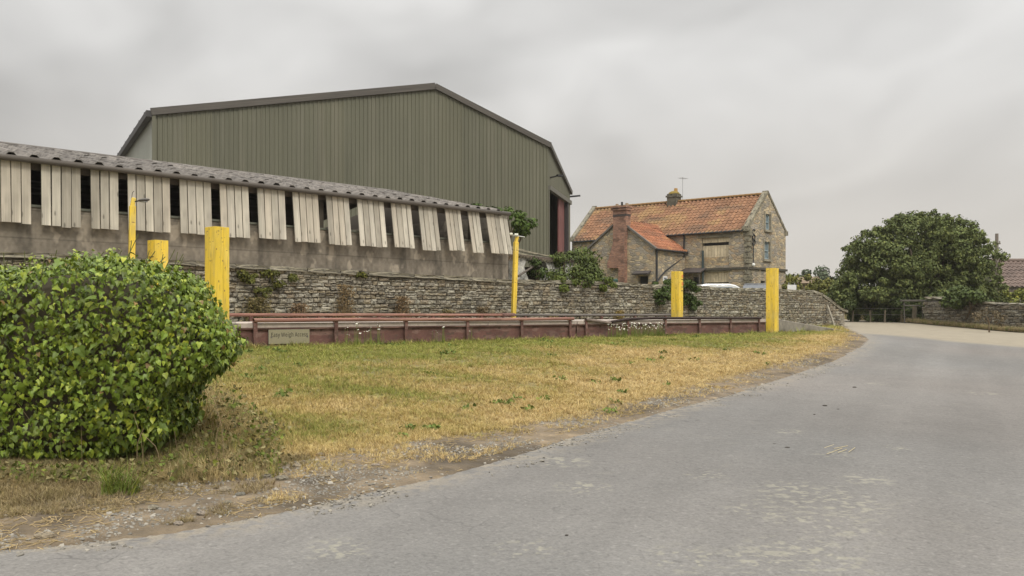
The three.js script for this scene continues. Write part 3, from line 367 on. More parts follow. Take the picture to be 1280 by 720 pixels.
// ------------------------------------------------------------------ weighbridge
{
  const wb = thing('weighbridge', 'long rusty red steel weighbridge with pale deck and low tube rails', 'weighbridge', F(0, 0, 0), TH);
  const bay = 20 / 10.36, gap = 0.36 * bay, front = [], y0 = 0.985, yB = 1.335, yS = 1.435; const W = 3.3;
  for (let i = 0; i <= 5; i++) front.push(i * bay); for (let i = 0; i <= 5; i++) front.push(5 * bay + gap + i * bay);
  const halves = [[-0.35, 5 * bay + gap / 2 - 0.03], [5 * bay + gap / 2 + 0.03, 10 * bay + gap + 0.55]];
  for (const [a, b] of halves) {
    const l = b - a, c = (a + b) / 2;
    const side = z => { const web = bx(l, yB - y0 - 0.03, 0.02, c, (yB + y0) / 2, z), f1 = bx(l, 0.02, 0.14, c, yB - 0.01, z), f2 = bx(l, 0.022, 0.14, c, y0 + 0.011, z); return boxUV(mergeGeometries([web, f1, f2]), 4.1, 1.3); };
    part('side_beam', side(0), M.rust, wb); part('side_beam', side(-W), M.rust, wb);
    // deck of concrete slabs, overhanging the beam a little
    const n = 3; for (let i = 0; i < n; i++) part('deck_slab', boxUV(rbx(l / n - 0.012, yS - yB, W + 0.1, 0.012, a + l / n * (i + 0.5), (yS + yB) / 2 + 0.002, -W / 2), 2, 2), M.slab, wb);
    part('end_beam', boxUV(mergeGeometries([bx(0.06, 0.3, W - 0.2, a + 0.05, 1.15, -W / 2), bx(0.06, 0.3, W - 0.2, b - 0.05, 1.15, -W / 2)]), 4, 1.3), M.rust, wb);
  }
  const post = (s, z, h) => boxUV(mergeGeometries([bx(0.085, h - y0, 0.018, s, (h + y0) / 2, z), bx(0.018, h - y0 - 0.02, 0.09, s, (h + y0) / 2 - 0.01, z - 0.05)]), 3, 1);
  for (const s of front) part('rail_post', post(s, 0.085, 1.47), M.rust, wb);
  for (let s = 0.3; s < 20.4; s += bay) part('rail_post', post(s, -W - 0.085, 1.57), M.rust, wb);
  const yr = 1.485, R = 0.042; const cap = (pts, r) => { const g = tube(pts, r, 40, 10); return g; };
  part('front_rail', cap([[-0.05, yr, 0.09], [3, yr + 0.005, 0.09], [6, yr - 0.006, 0.09], [5 * bay + 0.12, yr, 0.09]], R), M.rail, wb);
  part('front_rail', cap([[5 * bay + gap + 0.95, yr - 0.10, 0.11], [5 * bay + gap + 2.0, yr - 0.02, 0.09], [13.5, yr + 0.004, 0.09], [17, yr - 0.004, 0.09], [10 * bay + gap + 0.08, yr - 0.012, 0.09]], R * 0.95), std(0.15, 0.105, 0.085, 0.8, { map: rustTex }), wb);
  { const bent = part('front_rail', tube([[5 * bay + gap - 0.05, yr - 0.02, 0.09], [5 * bay + gap + 0.5, yr - 0.075, 0.12], [5 * bay + gap + 0.98, yr - 0.125, 0.16]], R * 1.05, 10, 10), std(0.24, 0.185, 0.15, 0.85, { map: grainTex }), wb); tag(bent, 'bent broken end of the front rail hanging down'); }
  const yq = 1.585; part('rear_rail', cap([[-0.3, yq, -W - 0.09], [5, yq + 0.004, -W - 0.09], [11, yq, -W - 0.09]], R * 0.95), M.rail, wb);
  part('rear_rail', cap([[11.1, yq, -W - 0.09], [15, yq - 0.006, -W - 0.09], [19.9, yq, -W - 0.09]], R * 0.9), M.railGrey, wb);
  part('rail_coupling', rod([10.8, yq, -W - 0.09], [11.35, yq, -W - 0.09], 0.058), M.rust, wb);
  // maker's plate: painted lettering on a bleached board
  const cv = document.createElement('canvas'); cv.width = 1024; cv.height = 300; const x = cv.getContext('2d'); x.fillStyle = '#8f886f'; x.fillRect(0, 0, 1024, 300);
  const r = rng(44); for (let i = 0; i < 900; i++) { const k = r(); x.fillStyle = k < 0.4 ? `rgba(120,110,80,${0.10 * r()})` : `rgba(196,190,160,${0.14 * r()})`; x.fillRect(r() * 1024, r() * 300, 10 + 90 * r(), 1 + 5 * r()); }
  for (let i = 0; i < 60; i++) { x.fillStyle = `rgba(105,90,60,${0.10 * r()})`; x.fillRect(r() * 1024, r() * 200, 3 + 7 * r(), 60 + 150 * r()); }
  x.fillStyle = 'rgba(62,58,46,0.85)'; x.font = 'bold 128px sans-serif'; x.textAlign = 'center'; x.textBaseline = 'middle'; x.fillText('Easy Weigh Access', 512, 108, 940);
  for (let i = 0; i < 200; i++) { x.fillStyle = `rgba(172,166,138,${0.35 * r()})`; x.fillRect(r() * 1024, 30 + r() * 170, 8 + 40 * r(), 1 + 4 * r()); }
  const tex = new THREE.CanvasTexture(cv); tex.colorSpace = THREE.SRGBColorSpace;
  const sa = sOf(337, -0.09), sb = sOf(388, -0.09); const plate = part('name_plate', rbx(sb - sa, 0.285, 0.014, 0.004, (sa + sb) / 2, 1.165, 0.055), std(0.36, 0.34, 0.26, 0.85), wb);
  { const f = part('lettering', new THREE.PlaneGeometry(sb - sa - 0.01, 0.275), new THREE.MeshStandardMaterial({ map: tex, roughness: 0.85 }), plate); f.position.set((sa + sb) / 2, 1.165, 0.066); }
  for (const q of [0.06, 0.94]) part('bolt', rod([lerp(sa, sb, q), 1.165, 0.06], [lerp(sa, sb, q), 1.165, 0.078], 0.016, 8), M.railGrey, plate);
}
{ // concrete approach ramps, wedge shaped
  const ramp = (s0, s1, label) => { const sh = new THREE.Shape(); const a = Math.min(s0, s1), b = Math.max(s0, s1), hi = s0 < s1; sh.moveTo(a, 0.5); sh.lineTo(b, 0.5); sh.lineTo(b, hi ? 0.9 : 1.43); sh.lineTo(a, hi ? 1.43 : 0.9); sh.closePath(); const g = new THREE.ExtrudeGeometry(sh, { depth: 3.5, bevelEnabled: true, bevelSize: 0.02, bevelThickness: 0.02, bevelSegments: 1 }); g.translate(0, 0, -3.4); const m = solo('approach_ramp', boxUV(g, 2, 2), std(0.30, 0.27, 0.22, 0.96, { map: grainTex, bumpMap: bumpNoise, bumpScale: 0.01 }), label, 'ramp'); m.position.set(...F(0, 0, 0)); m.rotation.y = TH; };
  ramp(21.15, 27.5, 'pale concrete ramp running down from the weighbridge beside the stone wall'); ramp(-0.45, -6, 'concrete ramp up to the weighbridge behind the ivy hedge');
}
// ------------------------------------------------------------------ yellow posts: two welded channels each
{
  const spots = [[271.5, -0.1, 'tall yellow steel post beside the ivy hedge, in front of the weighbridge', 1], [965.5, -0.1, 'yellow steel post at the ramp end of the weighbridge, standing on the grass', 1], [197.5, 3.75, 'yellow steel post with a small dark line of print, half hidden behind the ivy hedge', 2], [846.5, 3.75, 'scuffed yellow steel post between weighbridge rail and stone wall, with orange and dark marks', 3]];
  for (const [px, w, label, kind] of spots) {
    const s = sOf(px, w), [X, , z] = F(s, 0, w), t = thing('yellow_post', label, 'post', [X, BRIDGE_Y - 0.03, z], TH, 'yellow posts at the corners of the weighbridge');
    const h = 2.3, a = 0.31, b = a * 0.30; // channel facing the bridge and a plate on the other side
    const ch = mergeGeometries([rbx(a * 0.58, h, 0.02, 0.004, -a * 0.21, h / 2, a / 2), rbx(0.02, h, a - 0.02, 0.004, -a / 2 + 0.008, h / 2, -0.002), rbx(a * 0.58, h, 0.02, 0.004, -a * 0.21, h / 2, -a / 2)]);
    const ch2 = mergeGeometries([rbx(a * 0.40, h - (kind === 3 ? 0.03 : 0.004), 0.02, 0.004, a * 0.295, h / 2, a / 2 - 0.006), rbx(0.02, h - 0.004, a - 0.03, 0.004, a / 2 - 0.01, h / 2, -0.002), rbx(a * 0.40, h - 0.004, 0.02, 0.004, a * 0.295, h / 2, -a / 2 + 0.006)]);
    part('channel', boxUV(ch, 0.9, 2.6), M.yellow, t); part('channel', boxUV(ch2, 0.8, 2.4), M.yellow, t);
    part('top_cap', rbx(a - 0.03, 0.012, a - 0.03, 0.004, 0, h - 0.02, 0), M.yellow, t);
    part('base_plate', rbx(a + 0.14, 0.025, a + 0.14, 0.006, 0, 0.02, 0), M.rust, t);
    if (kind === 2) part('printed_strip', bx(0.012, 0.018, 0.2, -a / 2 - 0.005, h - 0.36, 0.0), std(0.10, 0.075, 0.02), t);
    if (kind === 3) { const om = std(0.62, 0.23, 0.06, 0.7); for (const [yy, hh] of [[2.12, 0.1], [1.84, 0.13]]) part('orange_patch', bx(0.09, hh, 0.006, 0.1, yy, a / 2 + 0.008), om, t); for (const yy of [2.0, 1.72, 1.58]) part('black_tie', bx(0.14, 0.02, 0.008, 0.085, yy, a / 2 + 0.009), M.dark, t); }
  }
  // thin lamp poles
  const lamp = (px, w, topY, lean, label, kind) => {
    const s = sOf(px, w), [X, , z] = F(s, 0, w), t = thing('lamp_pole', label, 'lamp pole', [X, BRIDGE_Y - 0.02, z], 0, 'thin yellow lamp poles beside the weighbridge'); const h = topY - BRIDGE_Y; t.rotation.z = -lean;
    part('pole', boxUV(mergeGeometries([rbx(0.13, h - 0.16, 0.13, 0.012, 0, (h - 0.16) / 2, 0, 0, 0.5), rbx(0.09, 0.2, 0.1, 0.02, 0.01, h - 0.08, 0, 0, 0.5, -0.16)]), 0.9, 2.6), M.yellow, t);
    part('base_plate', rbx(0.26, 0.02, 0.26, 0.005, 0, 0.02, 0), M.rust, t);
    if (kind === 0) { part('arm', rod([0.02, h - 0.07, 0], [0.2, h - 0.05, 0.08], 0.014), M.dark, t); const hd = new THREE.SphereGeometry(0.5, 14, 10); hd.scale(0.26, 0.075, 0.15); hd.rotateZ(0.12); hd.translate(0.28, h - 0.04, 0.1); const L = part('lamp_head', hd, std(0.075, 0.065, 0.055, 0.5), t); part('lens', new THREE.SphereGeometry(0.06, 10, 6).scale(1.5, 0.3, 0.9).translate(0.28, h - 0.075, 0.1), std(0.3, 0.3, 0.28, 0.2), L); part('wire', tube([[-0.02, h, 0], [0.0, h + 0.12, 0.02], [0.03, h + 0.16, 0]], 0.006, 8, 5), M.dark, t); }
    else { part('arm', rod([-0.2, h + 0.05, 0.02], [0.26, h + 0.0, -0.04], 0.016), std(0.5, 0.5, 0.46, 0.5), t); part('lamp_head', rbx(0.12, 0.06, 0.16, 0.015, 0.0, h + 0.05, 0.05, 0.4), std(0.42, 0.42, 0.32, 0.5), t); part('lamp_head', rbx(0.1, 0.05, 0.12, 0.012, -0.16, h + 0.07, 0.05, 0.5, 0.3), std(0.42, 0.4, 0.3, 0.5), t); }
  };
  lamp(163, 4.1, yOf(247, sOf(163, 4.1), 4.1), 0.015, 'thin yellow pole with a dark flat lamp head on a short arm', 0);
  lamp(641, 4.1, yOf(295, sOf(641, 4.1), 4.1), 0.035, 'thin leaning yellow pole topped by small pale lamps on a crossbar', 1);
}

// ------------------------------------------------------------------ farmhouse
const HP = [15.4, 65], HL = 14.6, HG = 5.2;
const longM = px => { const k = (px - 640) / FOC; return (HP[0] - k * HP[1]) / (0.748 + 0.664 * k); };
const longY = (py, m) => EYE - YARD + (HOR - py) / FOC * (HP[1] + 0.664 * m);
const gabX = px => { const k = (px - 640) / FOC; return (k * HP[1] - HP[0]) / (0.664 - 0.748 * k); };
const gabY = (py, g) => EYE - YARD + (HOR - py) / FOC * (HP[1] + 0.748 * g);
{
  const house = thing('farmhouse', 'long stone farmhouse with steep orange pantile roof and boarded windows', 'house', [HP[0], YARD, -HP[1]], TH);
  const pal = [[0.34, 0.275, 0.175], [0.27, 0.225, 0.155], [0.39, 0.31, 0.19], [0.21, 0.185, 0.14], [0.30, 0.225, 0.14], [0.24, 0.21, 0.165]];
  const st = stoneTex(pal, 12, 3), sb = stoneBump(12, 3); const wallMat = new THREE.MeshStandardMaterial({ map: st, color: C(1.6, 1.6, 1.62), bumpMap: sb, bumpScale: 0.04, roughness: 0.97 });
  const paleWall = new THREE.MeshStandardMaterial({ map: st, color: C(1.7, 1.6, 1.45), bumpMap: sb, bumpScale: 0.035, roughness: 0.97 });
  const trim = std(0.33, 0.295, 0.22, 0.96, { map: stoneMottle }), timber = std(0.35, 0.29, 0.18, 0.9, { map: woodTex, color: C(1.75, 1.6, 1.3) }), pipe = std(0.022, 0.024, 0.026, 0.6), lichen = std(0.36, 0.26, 0.06, 0.97, { map: stoneMottle });
  const eH = 5.6 + EYE - YARD, rH = 8.04 + EYE - YARD, half = HG / 2; const UVM = 4.2;
  const rect = (x0, x1, y0, y1) => { const p = new THREE.Path(); p.moveTo(x0, y0); p.lineTo(x1, y0); p.lineTo(x1, y1); p.lineTo(x0, y1); p.closePath(); return p; };
  const wallFrom = (pts, holes, th) => { const s = new THREE.Shape(); pts.forEach(([x, y], i) => i ? s.lineTo(x, y) : s.moveTo(x, y)); s.closePath(); holes.forEach(h => s.holes.push(rect(...h))); const g = new THREE.ExtrudeGeometry(s, { depth: th, bevelEnabled: false }); return g; };
  const onLong = (g, x = 0, th = 0.45) => { g.rotateY(-Math.PI / 2); g.translate(x + th, 0, 0); return g; };   // shape x = -m, depth goes into the house
  // long front: openings in m, y
  const up = [longM(911), longM(877), longY(331, 1.5), longY(296, 1.5)], low = [longM(911), longM(880), 0.3, longY(339, 1.5)], door = [longM(873.5), longM(866), 0.02, longY(346, 3.6)];
  const neg = h => [-h[1], -h[0], h[2], h[3]];
  part('front_wall', boxUV(onLong(wallFrom([[-HL, 0], [0, 0], [0, eH], [-HL, eH]], [neg(up), neg(low), neg(door)], 0.45)), UVM, UVM), wallMat, house);
  // gables
  const w1 = [gabX(956.5), gabX(963), gabY(287, 2.2), gabY(267, 2.2)], w2 = [gabX(955), gabX(962.5), gabY(324, 2.2), gabY(302, 2.2)], w3 = [gabX(951), gabX(956.5), 0.6, gabY(351, 1.7)];
  const gab = wallFrom([[0.003, 0], [HG, 0], [HG, eH], [half, rH], [0.003, eH]], [w1, w2, w3], 0.45); gab.translate(0, 0, -0.45); part('gable_wall', boxUV(gab, UVM, UVM), wallMat, house);
  const gab2 = wallFrom([[0, 0], [HG, 0], [HG, eH], [half, rH], [0, eH]], [], 0.4); gab2.translate(0, 0, -HL); part('gable_wall', boxUV(gab2, UVM, UVM), wallMat, house);
  part('rear_wall', boxUV(bx(0.4, eH, HL - 0.9, HG - 0.2, eH / 2, -HL / 2), UVM, UVM), wallMat, house);
  // gable windows: blue-grey sashes in pale stone surrounds
  const sash = std(0.29, 0.36, 0.38, 0.6), blind = new THREE.MeshPhysicalMaterial({ color: C(0.22, 0.27, 0.29), roughness: 0.15, clearcoat: 0.6 }), surround = std(0.46, 0.41, 0.32, 0.95, { map: stoneMottle });
  for (const [a, b, c, d] of [w1, w2]) { const win = part('window', bx(b - a, d - c, 0.03, (a + b) / 2, (c + d) / 2, -0.2), blind, house); part('frame', mergeGeometries([bx(0.09, d - c, 0.07, a + 0.045, (c + d) / 2, -0.15), bx(0.09, d - c, 0.07, b - 0.045, (c + d) / 2, -0.15), bx(b - a - 0.18, 0.09, 0.07, (a + b) / 2, d - 0.045, -0.15), bx(b - a - 0.18, 0.07, 0.07, (a + b) / 2, (c + d) / 2, -0.15), bx(b - a - 0.18, 0.09, 0.07, (a + b) / 2, c + 0.045, -0.15)]), sash, win); part('sill', bx(b - a + 0.34, 0.14, 0.2, (a + b) / 2, c - 0.07, 0.02), surround, win); part('jamb_stone', mergeGeometries([bx(0.14, d - c + 0.16, 0.06, b + 0.07, (c + d) / 2 + 0.08, 0.012), bx(0.14, d - c + 0.16, 0.06, a - 0.07, (c + d) / 2 + 0.08, 0.012)]), surround, win); }
  part('window', bx(w3[1] - w3[0], w3[3] - w3[2], 0.03, (w3[0] + w3[1]) / 2, (w3[2] + w3[3]) / 2, -0.25), M.glass, house);
  // boarded openings: vertical planks, each a mesh, with a dark slit between the two tiers
  const planks = (h, tiers) => { const r = rng(61), n = 9, pw = (h[1] - h[0]) / n; for (const [ya, yb] of tiers) for (let i = 0; i < n; i++) part('window_board', boxUV(bx(0.035, yb - ya, pw - 0.02, 0.14 + 0.02 * r(), (ya + yb) / 2, -(h[0] + pw * (i + 0.5))), 1.2, 2.2), timber, house); part('opening_back', bx(0.02, h[3] - h[2], h[1] - h[0], 0.4, (h[2] + h[3]) / 2, -(h[0] + h[1]) / 2), M.dark, house); };
  const ys = longY(305.5, 1.5), yl = longY(303.2, 1.5); planks(up, [[up[2] + 0.5, ys - 0.02], [yl + 0.06, up[3]]]); planks(low, [[low[2], longY(354, 1.5)], [longY(352.5, 1.5), low[3]]]);
  part('infill_masonry', boxUV(bx(0.1, 0.62, up[1] - up[0] - 0.01, 0.12, up[2] + 0.25, -(up[0] + up[1]) / 2), 3, 3), paleWall, house);
  part('lintel', mergeGeometries([bx(0.12, 0.2, up[1] - up[0] + 0.5, 0.03, up[3] + 0.1, -(up[0] + up[1]) / 2), bx(0.12, 0.18, low[1] - low[0] + 0.4, 0.03, low[3] + 0.09, -(low[0] + low[1]) / 2)]), trim, house);
  // string course round two sides
  const yc = longY(336, 2); part('string_course', mergeGeometries([bx(0.14, 0.14, 4.9, -0.05, yc, -2.45), bx(HG + 0.12, 0.14, 0.14, HG / 2, yc, 0.05)]), std(0.13, 0.115, 0.09, 0.97, { map: stoneMottle }), house);
  // quoins on the near corner
  { const r = rng(5); for (let y = 0.2; y < eH - 0.2; y += 0.36) part('quoin', boxUV(bx(0.3 + 0.2 * r(), 0.31, 0.3 + 0.2 * r(), 0.13, y, -0.14), 2, 2), trim, house); }
  // door under its little canopy
  { const dm = (door[0] + door[1]) / 2, dw = door[1] - door[0]; part('door', bx(0.05, door[3] - 0.02, dw, 0.2, door[3] / 2, -dm), std(0.02, 0.022, 0.03, 0.6), house); const c = part('door_canopy', mergeGeometries([bx(0.95, 0.07, 2.7, -0.42, door[3] + 0.42, -dm - 0.5, 0, 0, 0.35)]), std(0.075, 0.06, 0.055, 0.9), house); part('bracket', mergeGeometries([bx(0.06, 1.2, 0.06, -0.8, door[3] - 0.45, -dm - 1.7), bx(0.06, 1.2, 0.06, -0.8, door[3] - 0.45, -dm + 0.75)]), std(0.1, 0.085, 0.07), c); }
  // roof: pantiles, wavy across and stepped down the slope
  const tileTex = texture(1024, 512, (u, v) => { const cx = Math.floor(u * 48), cy = Math.floor(v * 13); const id = hash2(cx, cy), n = fbm(u * 9, v * 5, 4), n2 = fbm(u * 50, v * 30, 2); let c = [0.27, 0.142, 0.078]; const s = 0.76 + 0.5 * id * 0.7 + 0.5 * (n - 0.5) + 0.3 * (n2 - 0.5); c = c.map(q => q * s); const li = sm(0.5, 0.7, fbm(u * 14 + 8, v * 7, 3)) * 0.5, mo = sm(0.56, 0.72, fbm(u * 7 + 30, v * 6, 3)) * 0.5; c = c.map((q, i) => lerp(q, [0.37, 0.245, 0.105][i], li)); return toS(...c.map((q, i) => lerp(q, [0.12, 0.085, 0.06][i], mo))); });
  const tileMat = new THREE.MeshStandardMaterial({ map: tileTex, roughness: 0.95, side: THREE.DoubleSide }), newTile = new THREE.MeshStandardMaterial({ map: tileTex, color: C(1.25, 0.96, 0.86), roughness: 0.9, side: THREE.DoubleSide });
  function pantiles(w, sl, rows, pitch, trimEnd) { const t = [], uv = []; const cols = Math.round(w / pitch), per = 6, n = cols * per; const Wv = i => 0.045 * Math.sin(i / per * 6.283) ; const X = i => i / n * w; const rnd = (i, k) => 0.02 * (hash2(Math.floor(i / per), k) - 0.5); for (let k = 0; k < rows; k++) for (let i = 0; i < n; i++) { const a0 = k / rows, a1 = (k + 1) / rows; const lo = [0.05, 0.012]; const m0 = trimEnd ? trimEnd(a0) : 0, m1 = trimEnd ? trimEnd(a1) : 0; const q = (i2, a, l, m) => [Math.min(X(i2), w - m), l + Wv(i2) + rnd(i, k), -a * sl]; t.push(...quad(q(i, a0, lo[0], m0), q(i + 1, a0, lo[0], m0), q(i + 1, a1 + 0.012, lo[1], m1), q(i, a1 + 0.012, lo[1], m1)), ...quad(q(i, a0, -0.01, m0), q(i + 1, a0, -0.01, m0), q(i + 1, a0, lo[0], m0), q(i, a0, lo[0], m0))); const u0 = i / n * w / 14.6, u1 = (i + 1) / n * w / 14.6; uv.push(u0, a0, u1, a0, u1, a1, u0, a0, u1, a1, u0, a1, u0, a0, u1, a0, u1, a0, u0, a0, u1, a0, u0, a0); } const g = polyGeo(t); g.setAttribute('uv', new THREE.Float32BufferAttribute(uv, 2)); return g; }
  const pitchA = Math.atan2(rH - eH, half), over = 0.22, slopeL = (half + over) / Math.cos(pitchA);
  const roofG = pantiles(HL - 0.55, slopeL, 13, 0.32); roofG.rotateX(pitchA); // local x along, up the slope to -z
  roofG.rotateY(-Math.PI / 2); // x -> -? laid so that the slope climbs to +x
  roofG.translate(-over, eH - over * Math.tan(pitchA) + 0.02, -HL + 0.28);
  { const b = new THREE.Box3().setFromBufferAttribute(roofG.attributes.position); }
  const roof = part('roof', roofG, tileMat, house);
  const back = bx(slopeL, 0.08, HL - 0.5, 0, 0, 0); back.rotateZ(-pitchA); back.translate(half + half / 2 + 0.1, (eH + rH) / 2, -HL / 2); part('rear_roof', back, tileMat, house);
  part('ridge_tiles', (() => { const q = []; for (let z = -HL + 0.3; z < -0.3; z += 0.42) { const c = new THREE.CylinderGeometry(0.13, 0.14, 0.41, 8, 1, false, 0, Math.PI); c.rotateX(Math.PI / 2); c.rotateZ(Math.PI / 2); c.rotateY(0); c.translate(half, rH + 0.02, z + 0.2); q.push(c); } return mergeGeometries(q); })(), std(0.36, 0.2, 0.07, 0.95, { map: stoneMottle, side: THREE.DoubleSide }), roof);
  // gable copings
  const cope = (z, t) => { const L = Math.hypot(half + 0.1, rH - eH) + 0.1, q = []; for (const sgn of [-1, 1]) { const g = bx(L, 0.16, t); g.rotateZ(sgn < 0 ? pitchA : -pitchA); g.translate(half + sgn * (half / 2 + 0.03), (eH + rH) / 2 + 0.14, z); q.push(g); } q.push(bx(0.2, 0.14, t, half, rH + 0.17, z), bx(0.4, 0.3, t + 0.08, -0.04, eH - 0.02, z), bx(0.4, 0.3, t + 0.08, HG + 0.04, eH - 0.02, z)); return boxUV(mergeGeometries(q), 2, 2); };
  part('gable_coping', cope(-0.16, 0.38), trim, house); part('gable_coping', cope(-HL + 0.14, 0.34), std(0.36, 0.33, 0.26, 0.95, { map: stoneMottle }), house);
  // eaves gutter and pipes
  part('eaves_board', bx(0.1, 0.16, HL - 0.6, -0.06, eH - 0.12, -HL / 2), std(0.13, 0.115, 0.095), house);
  part('gutter', rod([-0.2, eH - 0.14, -0.35], [-0.2, eH - 0.22, -HL + 0.3], 0.07), pipe, house);
  const mW = longM(856); part('downpipe', tube([[-0.1, eH - 0.2, -mW], [-0.12, longY(321, mW), -mW], [-0.2, longY(322.5, mW), -mW - 0.05], [-2.3, longY(333, mW) - 0.35, -mW + 0.0], [-3.6, 1.75, -mW + 0.16], [-3.66, 0.1, -mW + 0.16]], 0.055, 40, 8), pipe, house);
  part('downpipe', rod([-0.1, longY(313, 3.1), -longM(879.5)], [-0.1, 0.05, -longM(879.5)], 0.075), std(0.035, 0.055, 0.055, 0.6), house);
  part('downpipe', rod([-0.1, eH - 0.2, -longM(742)], [-0.1, 0.05, -longM(742)], 0.06), pipe, house);
  // wall ties and a white lamp on the gable end
  { const g = gabX(941.5); const ring = (y) => { const q = []; q.push(new THREE.TorusGeometry(0.17, 0.035, 6, 14, 4.2).rotateZ(0.4).translate(g, y + 0.16, 0.05), new THREE.TorusGeometry(0.17, 0.035, 6, 14, 4.2).rotateZ(3.5).translate(g, y - 0.16, 0.05)); return mergeGeometries(q); }; part('wall_tie', ring(gabY(293, 0.5)), pipe, house); part('wall_tie', ring(gabY(299.5, 0.5)), pipe, house); part('cable', rod([g - 0.05, gabY(300, 0.5), 0.04], [g - 0.05, gabY(332, 0.5), 0.04], 0.03), pipe, house); part('wall_lamp', new THREE.SphereGeometry(0.12, 10, 8).translate(gabX(940), gabY(331, 0.3), 0.1), std(0.75, 0.75, 0.7, 0.4), house); }
  // ridge chimney with lichened cap, and the aerial
  { const k = (842.5 - 640) / FOC; let m = 6; for (let i = 0; i < 60; i++) { const X = HP[0] + 0.664 * half - 0.748 * m, Z = HP[1] + 0.748 * half + 0.664 * m; m += (X - k * Z) * 0.8; } const st2 = part('ridge_chimney', boxUV(mergeGeometries([bx(0.7, 1.1, 0.75, half, rH + 0.05, -m), bx(0.82, 0.12, 0.9, half, rH + 0.42, -m)]), UVM, UVM), std(0.17, 0.155, 0.12, 0.97, { map: stoneMottle }), house); part('lichened_cap', (() => { const g = new THREE.SphereGeometry(0.5, 12, 8, 0, 6.283, 0, 1.57); g.scale(0.78, 0.5, 0.85); g.translate(half, rH + 0.58, -m); return g; })(), lichen, st2); part('chimney_pot', new THREE.CylinderGeometry(0.12, 0.15, 0.32, 10).translate(half, rH + 0.84, -m + 0.15), std(0.4, 0.24, 0.08), st2);
    const ma = m - 0.72; const ae = part('aerial', rod([half, rH, -ma], [half, rH + 1.75, -ma], 0.018, 6), std(0.3, 0.3, 0.3, 0.5), house); part('aerial_rod', mergeGeometries([rod([half - 0.4, rH + 1.65, -ma], [half + 0.5, rH + 1.7, -ma], 0.012, 5), ...[0, 1, 2, 3].map(i => rod([half - 0.3 + i * 0.22, rH + 1.67, -ma - 0.25], [half - 0.3 + i * 0.22, rH + 1.67, -ma + 0.25], 0.01, 5))]), std(0.3, 0.3, 0.3, 0.5), ae); }

  // ---- lower wing with the external brick chimney
  const wx = -3.7, wm0 = mW, wm1 = mW + 5.6, wE = 4.35 + EYE - YARD, wR = 6.3 + EYE - YARD, wc = (wm0 + wm1) / 2;
  const frontM = px => { const k = (px - 640) / FOC; const X0 = HP[0] + 0.664 * wx, Z0 = HP[1] + 0.748 * wx; return (X0 - k * Z0) / (0.748 + 0.664 * k); }, frontY = (py, m) => EYE - YARD + (HOR - py) / FOC * (HP[1] + 0.748 * wx + 0.664 * m);
  const hatch = [frontM(810), frontM(798), 0.9, frontY(345, 5.4)];
  part('wing_gable_wall', boxUV(onLong(wallFrom([[-wm1, 0], [-wm0, 0], [-wm0, wE], [-wc, wR], [-wm1, wE]], [neg(hatch)], 0.4), wx, 0.4), UVM, UVM), wallMat, house);
  part('wing_side_wall', boxUV(mergeGeometries([bx(-wx - 0.4, wE, 0.4, wx / 2 + 0.2, wE / 2, -wm0 - 0.2), bx(-wx - 0.4, wE, 0.4, wx / 2 + 0.2, wE / 2, -wm1 + 0.2)]), UVM, UVM), wallMat, house);
  part('window', bx(0.03, hatch[3] - hatch[2], hatch[1] - hatch[0], wx + 0.25, (hatch[2] + hatch[3]) / 2, -(hatch[0] + hatch[1]) / 2), M.black, house);
  part('hatch_hood', bx(0.5, 0.1, hatch[1] - hatch[0] + 0.5, wx - 0.2, hatch[3] + 0.22, -(hatch[0] + hatch[1]) / 2, 0, 0, 0.4), std(0.07, 0.06, 0.055), house);
  { const pw = Math.atan2(wR - wE, 2.8), sl = (2.8 + 0.18) / Math.cos(pw), len = -wx + 1.6; for (const sgn of [1, -1]) { const g = pantiles(len, sl, 10, 0.32); g.rotateX(pw); if (sgn < 0) g.rotateY(Math.PI); g.translate(sgn > 0 ? wx - 0.12 : wx - 0.12 + len, wE - 0.18 * Math.tan(pw) + 0.03, sgn > 0 ? -wm0 + 0.18 : -wm1 - 0.18); part('wing_roof', g, newTile, house); }
    part('wing_verge', mergeGeometries([1, -1].map(sgn => { const g = bx(0.16, 0.12, sl); g.rotateX(sgn * pw); g.translate(wx - 0.06, (wE + wR) / 2 + 0.0, -wc + sgn * (1.4 + 0.09)); return g; })), std(0.13, 0.12, 0.105, 0.95), house);
    part('wing_gutter', mergeGeometries([rod([wx - 0.1, wE - 0.1, -wm0 + 0.24], [0, wE - 0.16, -wm0 + 0.24], 0.06)]), pipe, house);
    part('downpipe', rod([wx + 0.12, wE - 0.1, -wm0 + 0.1], [wx + 0.12, 0.05, -wm0 + 0.1], 0.06), pipe, house); }
  // brick chimney: tall shaft, shoulder on one side, narrow foot
  const brickTex = texture(512, 512, (u, v) => { const by = Math.floor(v * 28), bx0 = Math.floor(u * 12 + (by % 2) * 0.5), id = hash2(bx0 + 5, by), n = fbm(u * 20, v * 20, 3); const fy = v * 28 - by, fx = u * 12 + (by % 2) * 0.5 - bx0, mort = fy < 0.14 || fx < 0.06; let c = mort ? [0.3, 0.24, 0.18] : [0.36 * (0.7 + 0.5 * id), 0.185 * (0.7 + 0.5 * id), 0.125 * (0.75 + 0.4 * id)]; const s = 0.8 + 0.5 * (n - 0.4); const soot = sm(0.56, 0.7, fbm(u * 6 + 3, v * 6, 3)) * 0.35; return toS(...c.map(q => q * s * (1 - soot))); });
